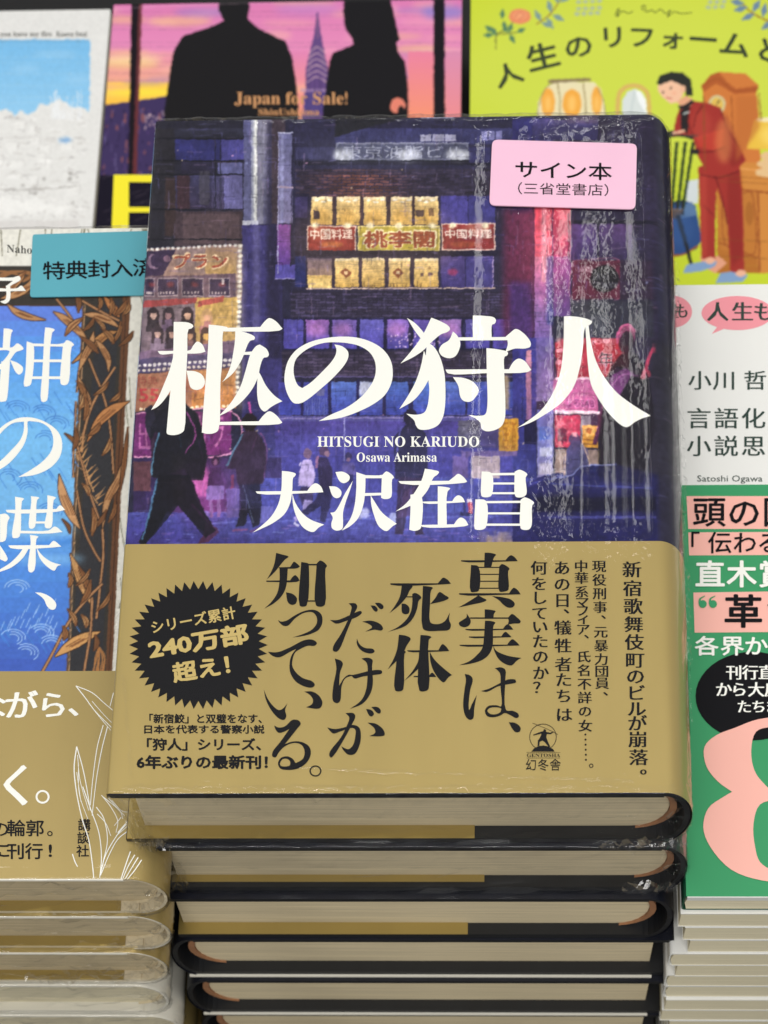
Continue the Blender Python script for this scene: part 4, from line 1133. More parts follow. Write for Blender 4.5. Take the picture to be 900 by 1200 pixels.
# pink signed-copy sticker
def sticker(name, z, quad, r, mat, parent, label, thick=.3):
    q = [np.array(p, float) for p in quad]; out = []
    for i in range(4):
        p, a, b = q[i], q[i - 1], q[(i + 1) % 4]
        da, db = (a - p) / np.linalg.norm(a - p), (b - p) / np.linalg.norm(b - p)
        for t in np.linspace(0, 1, 6): out.append(p + da * r * (1 - t) ** 2 + db * r * t ** 2)
    out = np.array(out)
    xy = at(out[:, 0], out[:, 1], z); n = len(xy)
    V = [(x, y, z) for x, y in xy] + [(x, y, z + thick) for x, y in xy]
    F = [tuple(range(n - 1, -1, -1)), tuple(range(n, 2 * n))] + [((i + 1) % n, i, n + i, n + (i + 1) % n) for i in range(n)]
    return mesh_obj(name, V, F, mat, parent, label)
FZ = .75
st = sticker('sticker', FZ, [(576.8, 164.6), (573.4, 241.4), (744.6, 246.2), (746.4, 169.4)], 7,
             plain('pink_sticker_paper', (238, 190, 214), .45, noise=.03, nscale=8), b1, 'pink rounded sticker with black text')
k = Ink(FZ, .36)
k.text('サイン本', 604, 189.2, 717, 209.6, slope=.028, bold=.012)
k.text('（三省堂書店）', 607, 214.6, 713, 228.8, slope=.022, bold=0)
k.make('lettering', M['ink'], st)
shrink_film(b1, X0 + .3, X1 - .2, Y0 + .1, Y1 - .1, 0, TB, 'R', M['film'], off=.55, wr=1.0, seed=4, edge_in=2.2, dens=2)
film_fold(b1, (-50, 191.2, .75), (66, 190.6, .75), 2.2, .16, M['film2'], 3, 110)
film_fold(b1, (30, 184, .7), (64, 190, .8), 1.6, .14, M['film2'], 5, 40)
film_fold(b1, (44, 186, .7), (65, 190.5, .8), 1.2, .14, M['film2'], 6, 30)
film_fold(b1, (67.6, 60, -3.0), (67.6, 176, -3.0), 2.4, .5, M['film2'], 8, 130)
film_fold(b1, (68.9, 20, -6.0), (68.9, 150, -6.0), 2.0, .6, M['film2'], 9, 150)
film_fold(b1, (-60, 1.2, .75), (64, 1.0, .75), 1.8, .12, M['film2'], 11, 120)
film_fold(b1, (-20, 6, .72), (55, 2.5, .72), 1.2, .08, M['film2'], 12, 60)
film_fold(b1, (-61.5, 30, .65), (-58, 3, .65), 1.0, .10, M['film2'], 13, 40)
# ------------------------------------------------------------------ lower books of the centre stack
def centre_book(i, x0, x1, y0, side, flap=None, label='', wrapped=False, white=False, board='navy', visible=True, yaw=0.0):
    zt = -TB * i - (i * .02)
    r = root('hardcover_book', (0, 96, zt - TB), label, 'book', GROUP_C)
    m = dict(mC, board=M['black'], lining=M['brown'], lining_w=1.7 if side == 'L' else 1.6)
    y1 = y0 + 192
    hardcover(r, x0, x1, y0, y1, zt, TB - .05, side, m, block_back=6.0 if not wrapped else 4.8, block_in=1.6 if side == 'R' else 4.6)
    P = wrap_path(x0, x1, zt, TB - .05, side, .0, under=60)
    V, F = strip(P, [y0 - .1, y0 + 96, y1])
    mesh_obj('jacket', V, F, M['navy'], r, smooth=True)
    if flap:
        xa, xb, yo = flap
        mesh_obj('band_flap', *box(xa, xb, y0 + yo, y0 + 64, zt - TB + 2.42, zt - TB + 2.75), M['gold_d'], r)
    if white:
        mesh_obj('jacket_edge', *box(x0 + 3, x1 - 4, y0 - .45, y0 + .2, zt - TB + .1, zt - TB + .75), M['cream'], r)
    if wrapped:
        shrink_film(r, x0 + .2, x1 - .2, y0, y1, zt, TB - .3, side, M['film2'], off=.45, wr=1.0, seed=10 + i, edge_in=.4)
    return r
centre_book(1, -56.6, 70.6, -1.2, 'R', (-56.2, 21.6, 1.6), 'second hardcover from top of the centre stack, film wrapped, narrow gold flap', wrapped=True)
centre_book(2, -58.6, 69.6, -3.0, 'R', (-58.2, 17.3, .2), 'third hardcover from the top of the centre stack, unwrapped, wide gold flap')
centre_book(3, -62.1, 71.0, -3.2, 'L', None, 'fourth hardcover down in the centre stack, spine turned to the left', white=True)
centre_book(4, -61.6, 71.8, -4.6, 'L', None, 'fifth hardcover down in the centre stack, curved black spine at left', white=True)
centre_book(5, -61.0, 72.4, -4.6, 'L', None, 'lowest visible hardcover of the centre stack, cut off by the bottom edge')
r = root('hardcover_book', (0, 96, -178.5), 'hardcover lying on the black table at the foot of the centre stack', 'book', GROUP_C)
hardcover(r, -61, 72, -4, 188, -TB * 6 - .2, 25.2, 'R', dict(mC, board=M['black']))

# film tucks at the corners of the wrapped books
def tucks(r, seed, spots):
    for i, (x, y, z, w, h) in enumerate(spots): crinkle(r, x, y, z, w, h, M['film2'], seed + i)
tucks(b1, 50, [(-58.6, -2.0, -13, 6, 19), (-56.5, -2.2, -21, 9, 5), (63, -2.0, -21, 12, 4), (56, -1.6, -23.5, 16, 2.6)])

# ------------------------------------------------------------------ left stack
ZL, TL = -25.0, 20.6
cl = Canvas(-330, 255, 190, 1045, (232, 230, 220))
def paint_left(c):
    R_, L_, Pg, G, E_ = c.rect, c.line, c.poly, c.grad, c.ell
    r = random.Random(5)
    for k in range(60):                       # sketched reeds in the pale margin
        x, y = r.uniform(120, 178), r.uniform(262, 790); dx, dy = r.uniform(-14, 14), r.uniform(16, 50)
        if x > 138 or y < 300: L_([(x, y), (x + dx * .4, y + dy * .5), (x + dx, y + dy)], 1.1, (112, 110, 88), .8)
    for k in range(14): x = r.uniform(-20, 175); L_([(x, 268), (x + r.uniform(-12, 12), 300)], 1.2, (96, 92, 70), .8)
    def fx(y): return 153 - (y - 350) * .049
    Pg([(-330, 311), (fx(311), 312), (fx(790), 790), (-330, 790)], (56, 52, 48))
    Pg([(fx(312) - 9, 312), (fx(312), 312), (fx(790), 790), (fx(790) - 8, 790)], (104, 68, 46)); L_([(fx(312) - 5, 312), (fx(790) - 4, 790)], 1, (60, 40, 30))
    Pg([(fx(330) - 40, 360), (fx(330) - 14, 350), (fx(790) - 12, 790), (fx(790) - 50, 790)], (50, 50, 54))
    # blue picture
    def bx(y): return 97 - (y - 358) * .044
    for i in range(24):
        y0, y1 = 358 + i * 18, 376.5 + i * 18; f = i / 23
        c0 = np.array((96, 138, 226)) if f < .12 else None
        cols = [(0, (98, 132, 224)), (.12, (92, 158, 234)), (.35, (120, 188, 240)), (.55, (116, 180, 232)), (.68, (84, 146, 226)), (.85, (74, 122, 208)), (1, (66, 96, 186))]
        for a, b in zip(cols, cols[1:]):
            if a[0] <= f <= b[0]: t = (f - a[0]) / (b[0] - a[0]); col = np.array(a[1]) * (1 - t) + np.array(b[1]) * t
        Pg([(-330, y0), (bx(y0), y0), (bx(y1), y1), (-330, y1)], col)
    L_([(-330, 357.5), (98, 358)], 1.4, (70, 48, 34)); L_([(bx(358) + .5, 357), (bx(790) + .5, 790)], 2.2, (96, 72, 54)); L_([(bx(358) + 2.5, 357), (bx(790) + 2.5, 790)], 1.1, (190, 150, 110))
    for k in range(130): x = r.uniform(-200, 84); y = r.choice([470, 540, 735]) + r.uniform(-14, 18); L_([(x, y), (x + 10, y + 16)], 1.0, (70, 132, 212), .9)
    for k in range(110): x = r.uniform(-300, 74); y = r.uniform(700, 735); L_([(x, y), (x - 5, y + 11)], .9, (170, 204, 246), .85)
    for cx, cy in ((50, 485), (66, 498), (20, 480), (-40, 500), (52, 515), (10, 560), (35, 575), (58, 600), (20, 690), (48, 742), (15, 748), (60, 755), (30, 765), (-60, 700), (-120, 580)):
        for q in range(3):
            rr = 15 - q * 4; a0 = r.uniform(180, 260)
            L_([(cx + rr * math.cos(math.radians(a)), cy + rr * .7 * math.sin(math.radians(a))) for a in range(int(a0), int(a0) + 170, 28)], 1.0, (66, 122, 204) if cy < 620 else (176, 210, 248), .95)
    E_(40, 620, 50, 10, (150, 206, 244), .5, 5); E_(60, 655, 40, 6, (150, 206, 244), .5, 4)
    Pg([(-20, 640), (84, 632), (84, 637), (-20, 647)], (60, 130, 220), .5, 1.5)
    # copper reeds
    def leaf(pts, w, col=(186, 138, 94)):
        s = [.2, w * .8, w, w * .7, .3]
        L_(pts, [x + 1.8 for x in s], (48, 30, 22)); L_(pts, s, col)
        for d in (-.22, .1, .3):
            P = np.array(pts, float); L_([tuple(p + [w * d, 0]) for p in P[1:-1]], 1.0, (112, 70, 42), .9) if len(P) > 3 else L_([tuple(p + [w * d * .6, 0]) for p in P], .9, (112, 70, 42), .8)
    def stem(pts, w=2.2):
        L_(pts, w + 1.4, (50, 32, 24)); L_(pts, w, (178, 130, 90))
    for k in range(60): x = r.uniform(-250, 60); L_([(x, 330), (x + 30, 318), (x + 62, 324)], 2.6, (150, 104, 66)) if k % 2 else L_([(x, 345), (x + 30, 336), (x + 50, 322)], 1.4, (96, 66, 44))
    leaf([(0, 350), (18, 345), (34, 335), (44, 318)], 9); leaf([(8, 356), (20, 366), (36, 372), (54, 375)], 8); leaf([(30, 318), (20, 330), (8, 345)], 8)
    stem([(66, 350), (80, 368), (96, 392), (102, 402)]); leaf([(62, 365), (76, 374), (92, 388), (104, 402)], 9); leaf([(98, 372), (84, 382), (76, 394)], 7); leaf([(97, 368), (112, 370), (128, 376), (140, 384)], 8)
    leaf([(121, 346), (130, 358), (136, 366), (140, 372)], 9, (180, 118, 70)); stem([(92, 350), (120, 366), (140, 376)]); leaf([(138, 388), (122, 394), (104, 410), (84, 426)], 10, (180, 128, 78)); leaf([(110, 388), (106, 404), (98, 420), (92, 436)], 8)
    leaf([(112, 398), (120, 408), (127, 422), (127, 436)], 7); stem([(104, 420), (112, 440), (120, 460), (126, 482), (130, 510), (133, 555)], 2); stem([(92, 436), (90, 460)], 1.6); leaf([(91, 440), (98, 458), (104, 472), (107, 482)], 8)
    stem([(135, 430), (118, 456), (106, 480), (98, 508), (96, 530)], 2.4); leaf([(152, 470), (132, 480), (116, 494), (102, 518)], 12, (190, 130, 80)); stem([(89, 470), (88, 500), (86, 530), (86, 560)], 1.6)
    for k in range(34): a = r.uniform(0, 1); x0 = 90 + a * 28; y0 = 520 + a * 80; L_([(x0, y0), (x0 + r.choice([-1, 1]) * r.uniform(5, 12), y0 - r.uniform(6, 18))], [1.8, .4], (196, 146, 96))
    stem([(90, 520), (98, 550), (106, 580), (116, 608)], 2); leaf([(69, 555), (74, 580), (84, 604), (94, 620)], 11, (200, 150, 104)); leaf([(148, 530), (140, 560), (126, 586), (120, 620)], 9); stem([(120, 620), (121, 650), (117, 690), (113, 725)], 2.2); stem([(90, 575), (98, 618), (110, 645), (118, 658)], 2)
    leaf([(82, 648), (90, 668), (98, 690), (108, 710)], 9, (196, 148, 96)); stem([(120, 684), (100, 704), (80, 730), (62, 765), (48, 790)], 2.6); leaf([(118, 740), (98, 748), (80, 758), (64, 770)], 13, (206, 154, 96)); stem([(108, 700), (106, 740), (98, 790)], 2.4)
    for k in range(8): L_([(108 + k * 1.8, 790), (112 + k * 1.5 + r.uniform(-2, 2), 770), (116, 758)], 1.6, (176, 120, 70))
    for k in range(34):
        y = r.uniform(345, 780); x = fx(y) - r.uniform(8, 62); a = r.uniform(-2.4, -.7); l = r.uniform(16, 34)
        P0 = [(x, y), (x + math.cos(a) * l * .5 + 3, y + math.sin(a) * l * .5), (x + math.cos(a) * l, y + math.sin(a) * l)]
        leaf(P0, r.uniform(4, 7), r.choice([(150, 104, 66), (170, 124, 80), (122, 84, 56), (190, 146, 98)]))
    leaf([(150, 500), (146, 540), (140, 580)], 5, (150, 100, 62))
    c.shade(.10, 2, 41, 80, 340, 140, 790)
    # halo round the white title
    # lower band
    c.rect(-330, 787, 190, 1045, (176, 154, 98))
paint_left(cl)
cl.shade(.04, 6, 44)
GROUP_L = 'film wrapped hardcovers in the left pile'
xl1 = -54.6
xl0 = xl1 - 129
yl0, yl1 = float(at(90, 1030.5, ZL)[1]), float(at(90, 268, ZL)[1])
mL = dict(board=M['edge_cream'], pages=M['pages_l'], lining=M['edge_cream'], lining_w=1.0)
def left_book(i, x1, y0, label, top=False, white=False, zt=None, TL=TL):
    if zt is None: zt = ZL - TL * i - .02 * i
    x0 = x1 - 129; y1 = y0 + (yl1 - yl0)
    r = root('hardcover_book', (x0 + 64, y0 + 95, zt - TL), label, 'book', GROUP_L)
    if white: hardcover(r, x0, x1, y0, y1, zt, TL - .04, 'R', dict(mL, board=M['cream'], pages=M['pages_w']), bt=1.6, rx=8.5, block_back=2.8, o=2.8, ridge=1.0)
    else: hardcover(r, x0, x1, y0, y1, zt, TL - .04, 'R', mL, bt=1.8, rx=8.5, block_back=2.8, o=2.8, ridge=1.0)
    yb = float(at(60, 787, ZL)[1]) if top else y0 + 50
    if top:
        path = wrap_path(x0, x1, zt, TL - .04, 'R', .0, du=.27, rx=8.5)
        j = printed_sheet('jacket', cl, path, np.concatenate([np.linspace(y0, yb - 2, 4), np.linspace(yb - 1, y1, 520)]), ZL, r)
    else:
        V, F = strip(wrap_path(x0, x1, zt, TL - .04, 'R', .0, rx=8.5), [y0 - .05, y0 + 90, y1])
        j = mesh_obj('jacket', V, F, M['cream'], r, smooth=True)
    b = None
    if not white:
        V, F = strip(wrap_path(x0, x1, zt, TL - .04, 'R', .2, rx=8.5, du=6), np.linspace(y0 + .05, yb, 3))
        b = mesh_obj('band', V, F, M['gold_l'], r, smooth=True)
        mesh_obj('band_flap', *box(x0 + 1, x1 - 13, y0 + .1, y0 + 50, zt - TL + 1.85, zt - TL + 2.15), M['gold_d'], r)
        mesh_obj('band_edge', *box(x0 + 2, x1 - 9, y0 - .35, y0 + .05, zt - .35, zt + .22), M['cream'], r)
    shrink_film(r, x0, x1, y0, y1, zt, TL - .3, 'R', M['film2'], off=.4, wr=1.3, seed=30 + i, rx=8.5)
    return r, j, b
L0, jl, bl = left_book(0, xl1, yl0, 'topmost book of the left stack, blue picture, copper reeds, teal sticker', top=True)
left_book(1, -57.0, yl0 - .6, 'second book of the left stack, film wrapped, directly under the copper reed cover')
left_book(2, -60.9, yl0 - 1.7, 'third book of the left stack, film wrapped with a crumpled film end and gold band')
left_book(3, -63.6, yl0 - 2.6, 'fourth book of the left stack, white jacket with green line drawing at its spine', white=True)
left_book(4, -63.0, yl0 - 3.4, 'fifth book of the left stack, pale jacket cut by the bottom edge of the photograph', white=True)
for i in range(2):
    left_book(5 + i, -63.0, yl0 - 3.4, 'film wrapped hardcover low in the left stack near the table', white=False, zt=-128.15 - 25.15 * i, TL=25.1)
tucks(L0, 90, [(-63, yl0 - 1.8, ZL - 13, 9, 7)])
lb_ = [o for o in COL.objects if o.parent is None and o.get('group') == GROUP_L]
tucks(lb_[1], 92, [(-67, yl0 - 2.6, ZL - TL - 13, 12, 6)])
tucks(lb_[2], 95, [(-75, yl0 - 3.6, ZL - 2 * TL - 10, 22, 9), (-92, yl0 - 3.4, ZL - 2 * TL - 13, 14, 5)])
tucks(bpy.data.objects['hardcover_book.001'], 98, [(-55, -3.2, -TB - 12, 9, 16), (62, -3.2, -TB - 18, 14, 5)])
k = Ink(ZL, .08)
draw(k, 0, 370, 6.31, """28,95* 60,97 95,110 85,130 75,210 75,245* 20,245*
-40,235* 90,235 130,205 175,245 150,260 120,270 75,330* 0,400 -60,425* -30,390 20,340 60,290 70,262 -40,258*
10,340* 75,335* 55,600 45,630 20,637 0,635
75,330* 130,350 170,385 165,420 140,437 115,415 95,375
335,88* 375,92 405,105 385,130 355,600 345,630 320,640 305,630 315,400 330,130
198,192* 240,205 250,215 232,500 215,520 180,522 190,400
240,207* 470,205 495,182 548,215 530,235 512,480 495,510 465,515 448,500 465,230* 245,227*
240,325* 475,325* 475,345* 240,345*
232,450* 460,450* 460,470* 232,470*
0,835 60,790 150,755 250,757 350,795 430,860 460,940 445,1040 380,1120 270,1175 135,1195* 230,1140 320,1075 380,1000 395,920 370,840 310,795 220,780* 205,785 205,860 180,950 100,1060 30,1120 -40,1150 -110,1130 -130,1050 -80,930""".replace('-80,930', '-80,930') + "|178,785* 100,795 40,835 -10,890 -60,960 -80,1030 -60,1085 -20,1090 20,1060 80,1000 150,920 176,850")
draw(k, 0, 540, 6.667, """0,420* 45,415 75,445 60,480 45,620 20,635 0,635*
0,660* 50,740 60,770 45,788 0,770*
45,385* 440,378* 470,348 510,385* 440,400 60,405
118,282* 188,298 172,320 155,590 130,605 98,600 120,400
242,278* 308,290 290,310 275,515 250,533 228,525 245,320
370,270* 438,290 420,310 405,515 385,530 352,520 370,380
265,475* 380,475* 380,492* 265,492*
150,548* 380,545 430,515 490,558* 380,570 150,568*
65,662* 385,660* 420,627 480,672* 400,680 85,685
235,580* 300,595 285,615 272,850 245,875 222,860 240,640
235,670* 180,760 90,835 0,870* 0,850* 80,800 150,730 190,670*
285,680* 330,740 400,790 480,815* 450,825 425,860 370,830 310,760
275,1030* 330,1035 400,1070 440,1120 430,1160 400,1165 370,1140 340,1080""")
draw(k, 0, 260, 4, """-20,262* 60,262 90,255 97,272 60,295 45,305* 30,302* 60,278* -20,277*
28,300* 48,300* 50,345 45,370 25,385 0,375* 25,365 30,350
-20,312* 80,312 100,300 122,325* -20,328*""")
k.make('title_lettering', M['white'], jl)
k = Ink(ZL, .08)
k.text(serif('Naho'), 8, 287, 37.5, 296, slope=.06); k.text(serif('Tsukishima'), 41, 288, 100, 297, slope=.04)
k.make('author_lettering', plain('grey_ink', (84, 84, 80), .5), jl)
k = Ink(ZL + .2, .08)
SL = dict(ax=.026, ay=.008)
k.cell('な', -10, 828, 38, 34, **SL); k.cell('が', 25, 827, 40, 36, **SL); k.cell('ら', 62, 827, 37, 34, **SL); k.cell('、', 97, 826, 36, 32, **SL)
k.cell('き', -28, 920, 46, 50, **SL); k.cell('く', 20, 921, 50, 54, **SL); k.disc(50, 934, 8.2, 8, hole=.72)
# line drawn reeds, white on the gold
for p, w in (([(89, 804), (100, 818), (112, 834), (131, 853)], 1.1), ([(89, 804), (108, 812), (122, 824), (134, 834)], 1.0), ([(104, 824), (118, 842), (130, 856)], .8), ([(108, 822), (122, 838), (132, 848)], .7),
             ([(133, 812), (129, 828)], 1), ([(121, 850), (114, 876), (109, 912), (106, 944)], 1.1), ([(126, 852), (119, 880), (113, 914), (108, 956)], 1.1),
             ([(90, 875), (87, 900), (90, 930), (97, 962), (104, 984), (108, 1010), (110, 1029)], 1.4), ([(90, 875), (97, 900), (102, 925), (106, 950)], 1.2), ([(91, 885), (94, 915), (104, 950)], .8), ([(92, 895), (93, 930), (103, 960)], .8), ([(90, 905), (95, 940)], .7),
             ([(97, 922), (107, 950), (116, 976), (119, 1004), (117, 1029)], 1.2), ([(113, 946), (122, 960), (126, 985), (121, 1010), (117, 1026)], 1.1), ([(114, 954), (124, 965), (130, 980)], .9), ([(119, 932), (130, 946), (138, 962), (136, 976)], .9), ([(121, 934), (140, 950), (144, 960)], .9), ([(126, 934), (138, 948), (146, 956)], .9), ([(131, 938), (142, 950), (150, 952)], .8),
             ([(148, 966), (138, 978), (124, 1002), (117, 1028)], 1.2), ([(150, 974), (138, 984), (128, 1002), (118, 1026)], 1.1), ([(138, 976), (150, 962)], .9), ([(136, 980), (150, 968)], .8), ([(142, 958), (134, 968)], .8),
             ([(153, 998), (148, 1012), (142, 1030)], 1.4), ([(158, 1002), (150, 1016), (144, 1030)], 1.2), ([(162, 1005), (154, 1018), (147, 1030)], 1.2), ([(166, 1008), (158, 1020), (150, 1030)], 1.2), ([(85, 1001), (88, 1010), (91, 1016)], 1.3)):
    k.line(p, w, w * .8)
k.make('band_lettering', M['white'], bl)
k = Ink(ZL + .2, .08)
k.cell('の', 0, 972, 24, 20, bold=.012); k.cell('輪', 19, 971, 22.5, 20.5, bold=.014); k.cell('郭', 41, 971, 22.5, 20.5, bold=.014); k.disc(58.5, 977, 3.2, 3, hole=.6)
k.cell('に', 1, 997, 24, 20, bold=.014); k.cell('刊', 18.5, 998, 22, 20, bold=.016); k.cell('行', 40, 998, 22, 20, bold=.016); k.text('!', 57, 989.5, 61, 1004.5, bold=.02)
for i, ch in enumerate('講談社'): k.cell(ch, 98.8 - i * .9, 967 + 15.3 * i, 15.5, 15, bold=.014)
k.make('blurb_lettering', M['ink'], bl)
tl = sticker('sticker', ZL + .5, [(38.5, 275.6), (35.4, 349), (215, 346), (222, 270)], 3.5, plain('teal_sticker_paper', (86, 164, 180), .45, noise=.03, nscale=8), L0, 'teal rounded sticker with black text')
k = Ink(ZL + .5, .36)
for i, (ch, x) in enumerate(zip('特典封入済', (63.6, 90, 116.5, 143, 169))): k.cell(ch, x, 318.6 - i * .9, 27.5, 22.5, bold=.014)
k.make('lettering', M['ink'], tl)

# ------------------------------------------------------------------ right stack
ZR = -45.0
GROUP_R = 'thin paperbacks in the right pile'
M['green'] = plain('green_band_paper', (52, 152, 98), .4, noise=.03, nscale=5)
M['dgreen'] = plain('deep_green_paper', (10, 74, 50), .45)
M['wcover'] = plain('white_cover_paper', (232, 232, 228), .4, noise=.02, nscale=5)
M['pink'] = plain('salmon_ink', (248, 184, 170), .45)
M['green_ink'] = plain('green_ink', (48, 150, 98), .45)
M['dark_ink'] = plain('deep_green_ink', (34, 58, 50), .45)
fr_y = [1050.5, 1071, 1087, 1102, 1118, 1131, 1143, 1156, 1172, 1184]
fr_x = [70.4, 69.4, 72.2, 65.8, 69.8, 72.4, 70.2, 70.6, 71.6, 71.2]
TR = 8.1
xr0, yr1 = 70.4, float(at(850, 334, ZR)[1])
yr0 = float(at(850, 1050.5, ZR)[1])
labs = ['topmost paperback of the right stack, white cover, green band, huge salmon 8', 'thin paperback directly under the green banded one in the right stack',
        'third paperback down in the right stack, cream page edges', 'fourth paperback down in the right stack, sticking out left over the black books', 'fifth paperback down in the right stack, spine fold at left',
        'sixth paperback down in the right stack, set back a little', 'seventh paperback down in the right stack, white fold at left', 'eighth paperback down in the right stack, white rounded fold at left',
        'ninth paperback down in the right stack, cream page edges near the photograph foot', 'tenth paperback down in the right stack, lowest one in view']
for i in range(16):
    zt = ZR - TR * i - .01 * i
    y0 = float(at(850, fr_y[i], zt)[1]) if i < 10 else yr0 - 2
    x0 = fr_x[i] if i < 10 else 74.0
    if i in (1, 2): x0 = max(x0, 70.3)
    if i == 3: x0 = 74.2
    r = root('paperback_book', (x0 + 64, y0 + 90, zt - TR), labs[i] if i < 10 else 'thin paperback low in the right stack near the black table', 'book', GROUP_R)
    side = 'L' if i in (0, 4, 6, 7) else 'R'
    mm = dict(cover=M['wcover'] if i else M['dgreen'], pages=M['pages_w'])
    c = paperback(r, x0, x0 + 128, y0, y0 + (yr1 - yr0), zt, TR - .02, side, mm)
    if i == 0:
        R0, ZC = r, ZR + .12
        xy = (x0 + .6, x0 + 128, y0, y0 + (yr1 - yr0))
        jw = mesh_obj('jacket', *box(xy[0], xy[1], xy[2], xy[3], ZR + .02, ZC), M['wcover'], r)
        yg = float(at(850, 569, ZR)[1])
        mesh_obj('cover_fold', *box(xy[0] + .2, xy[1], xy[2] - .35, xy[2] + .2, ZR - 1.7, ZR + .14), M['wcover'], r)
        gb = mesh_obj('band', *box(xy[0] - .1, xy[1], xy[2] - .1, yg, ZR + .16, ZR + .32), M['green'], r)
k = Ink(ZR + .12, .06)
k.disc(787, 365.5, 24, 19); k.disc(864, 367, 42, 20); k.poly([(843, 380), (834, 391.5), (852, 384)])
k.make('speech_bubbles', plain('pink_ink', (240, 150, 160), .45), jw)
k = Ink(ZR + .12, .14)
for ch, x in zip('量も', (786, 799)): k.cell(ch, x, 365, 19 if ch == '量' else 17, 19, **SERIFB)
for ch, x in zip('人生も', (841, 870, 895)): k.cell(ch, x, 366, 26, 24, **SERIFB)
for ch, x in zip('小川哲', (820, 849, 885)): k.cell(ch, x, 446.5, 28, 24, **SERIF)
for ch, x in zip('言語化', (819, 851, 883)): k.cell(ch, x, 491, 29.5, 26, **SERIF)
for ch, x in zip('小説思', (819, 851, 883)): k.cell(ch, x, 523.5, 29.5, 26, **SERIF)
k.text('Satoshi Ogawa', 817, 557.4, 893.5, 567)
k.make('title_lettering', M['dark_ink'], jw)
k = Ink(ZR + .32, .05)
for q in ([(804.5, 581.5), (1000, 581.5), (1000, 620), (806.5, 620)], [(806.5, 624), (1000, 623), (1000, 650), (807.5, 651)], [(812.5, 694.5), (1000, 692), (1000, 740), (814, 741.5)]):
    k = Ink(ZR + .32, .05); k.poly(q); k.make('salmon_box', M['pink'], gb)
k = Ink(ZR + .32, .12)
k.disc(882, 816, 67, 52)
k.make('black_disc', M['ink'], gb)
k = Ink(ZR + .32, .2)
draw(k, 740, 660, 2.225, "270,430 330,408 420,402 500,420 560,470 570,520 530,570 460,600 540,640 580,700 570,760 510,810 430,832 340,828 260,800 205,740 187,690 200,640 240,610 262,597* 225,570 195,530 190,480 220,450|325,440 365,428 420,430 440,500 430,560 380,600 340,570 320,540 312,490|335,630 380,620 430,640 445,700 430,780 370,800 335,780 322,740 318,680")
k.make('numeral', M['pink'], gb)
k = Ink(ZR + .32, .2)
k.cell('頭', 831, 601, 40, 37, bold=.014); k.cell('の', 872, 602, 41, 37, bold=.014); k.cell('回', 912, 601, 38, 37, bold=.014)
for ch, x in zip('「伝わる', (806, 843.5, 873, 901)): k.cell(ch, x, 637, 29, 27, bold=.012)
k.cell('革', 871, 717.5, 47, 41, bold=.02); k.cell('命', 922, 717, 47, 41, bold=.02)
k.make('band_lettering', M['ink'], gb)
k = Ink(ZR + .32, .28)
for ch, x in zip('直木賞', (832, 869, 906)): k.cell(ch, x, 674, 36, 33, bold=.022)
for ch, x in zip('各界か', (828, 858, 886)): k.cell(ch, x, 758, 29, 24, bold=.018)
for ch, x in zip('刊行直', (860, 879, 898)): k.cell(ch, x, 789, 19.5, 18.5, **SERIFB)
for ch, x in zip('から大反', (848, 866, 886, 905)): k.cell(ch, x, 809, 20, 18.5, **SERIFB)
for ch, x in zip('たちま', (872, 889, 905)): k.cell(ch, x, 829, 18, 16.5, **SERIFB)
k.make('white_lettering', M['white'], gb)
k = Ink(ZR + .32, .28)
k.cell('“', 828, 712, 46, 46, bold=.03) if False else None
for dx in (0, 12):
    k.disc(823.5 + dx, 708.5, 4.6, 4.6); k.line([(820 + dx, 708), (820.5 + dx, 702.5), (826 + dx, 699)], 3.2, 1)
k.make('quote_mark', M['green_ink'], gb)

# ------------------------------------------------------------------ books of the row behind
ZB = -150.0
GROUP_B = 'books lying in the row behind'
def back_book(name, x0, x1, y0, y1, cvs, label, tone, du=.36):
    r = root('paperback_book', ((x0 + x1) / 2, (y0 + y1) / 2, ZB - 14.2), label, 'book', GROUP_B)
    paperback(r, x0, x1, y0, y1, ZB, 14.2, 'R' if x0 < 0 else 'L', dict(cover=plain(name, tone, .4), pages=M['pages_w']), r=2.2)
    nx, ny = int((x1 - x0) / du), int((y1 - y0) / du)
    rr = 2.0
    path = [(x0 + .1, ZB + .12)] + [(x, ZB + .15) for x in np.linspace(x0 + .6, x1 - .6, nx)] + [(x1 - .1, ZB + .12)]
    return r, printed_sheet('jacket', cvs, path, np.linspace(y0, y1, ny), ZB + .15, r)
def under_book(x0, x1, y0, y1, label, tone, name):
    r = root('paperback_book', ((x0 + x1) / 2, (y0 + y1) / 2, -178.5), label, 'book', GROUP_B)
    paperback(r, x0, x1, y0, y1, ZB - 14.25, 14.2, 'R' if x0 < 0 else 'L', dict(cover=plain(name, tone, .4), pages=M['pages_w']), r=2.2)

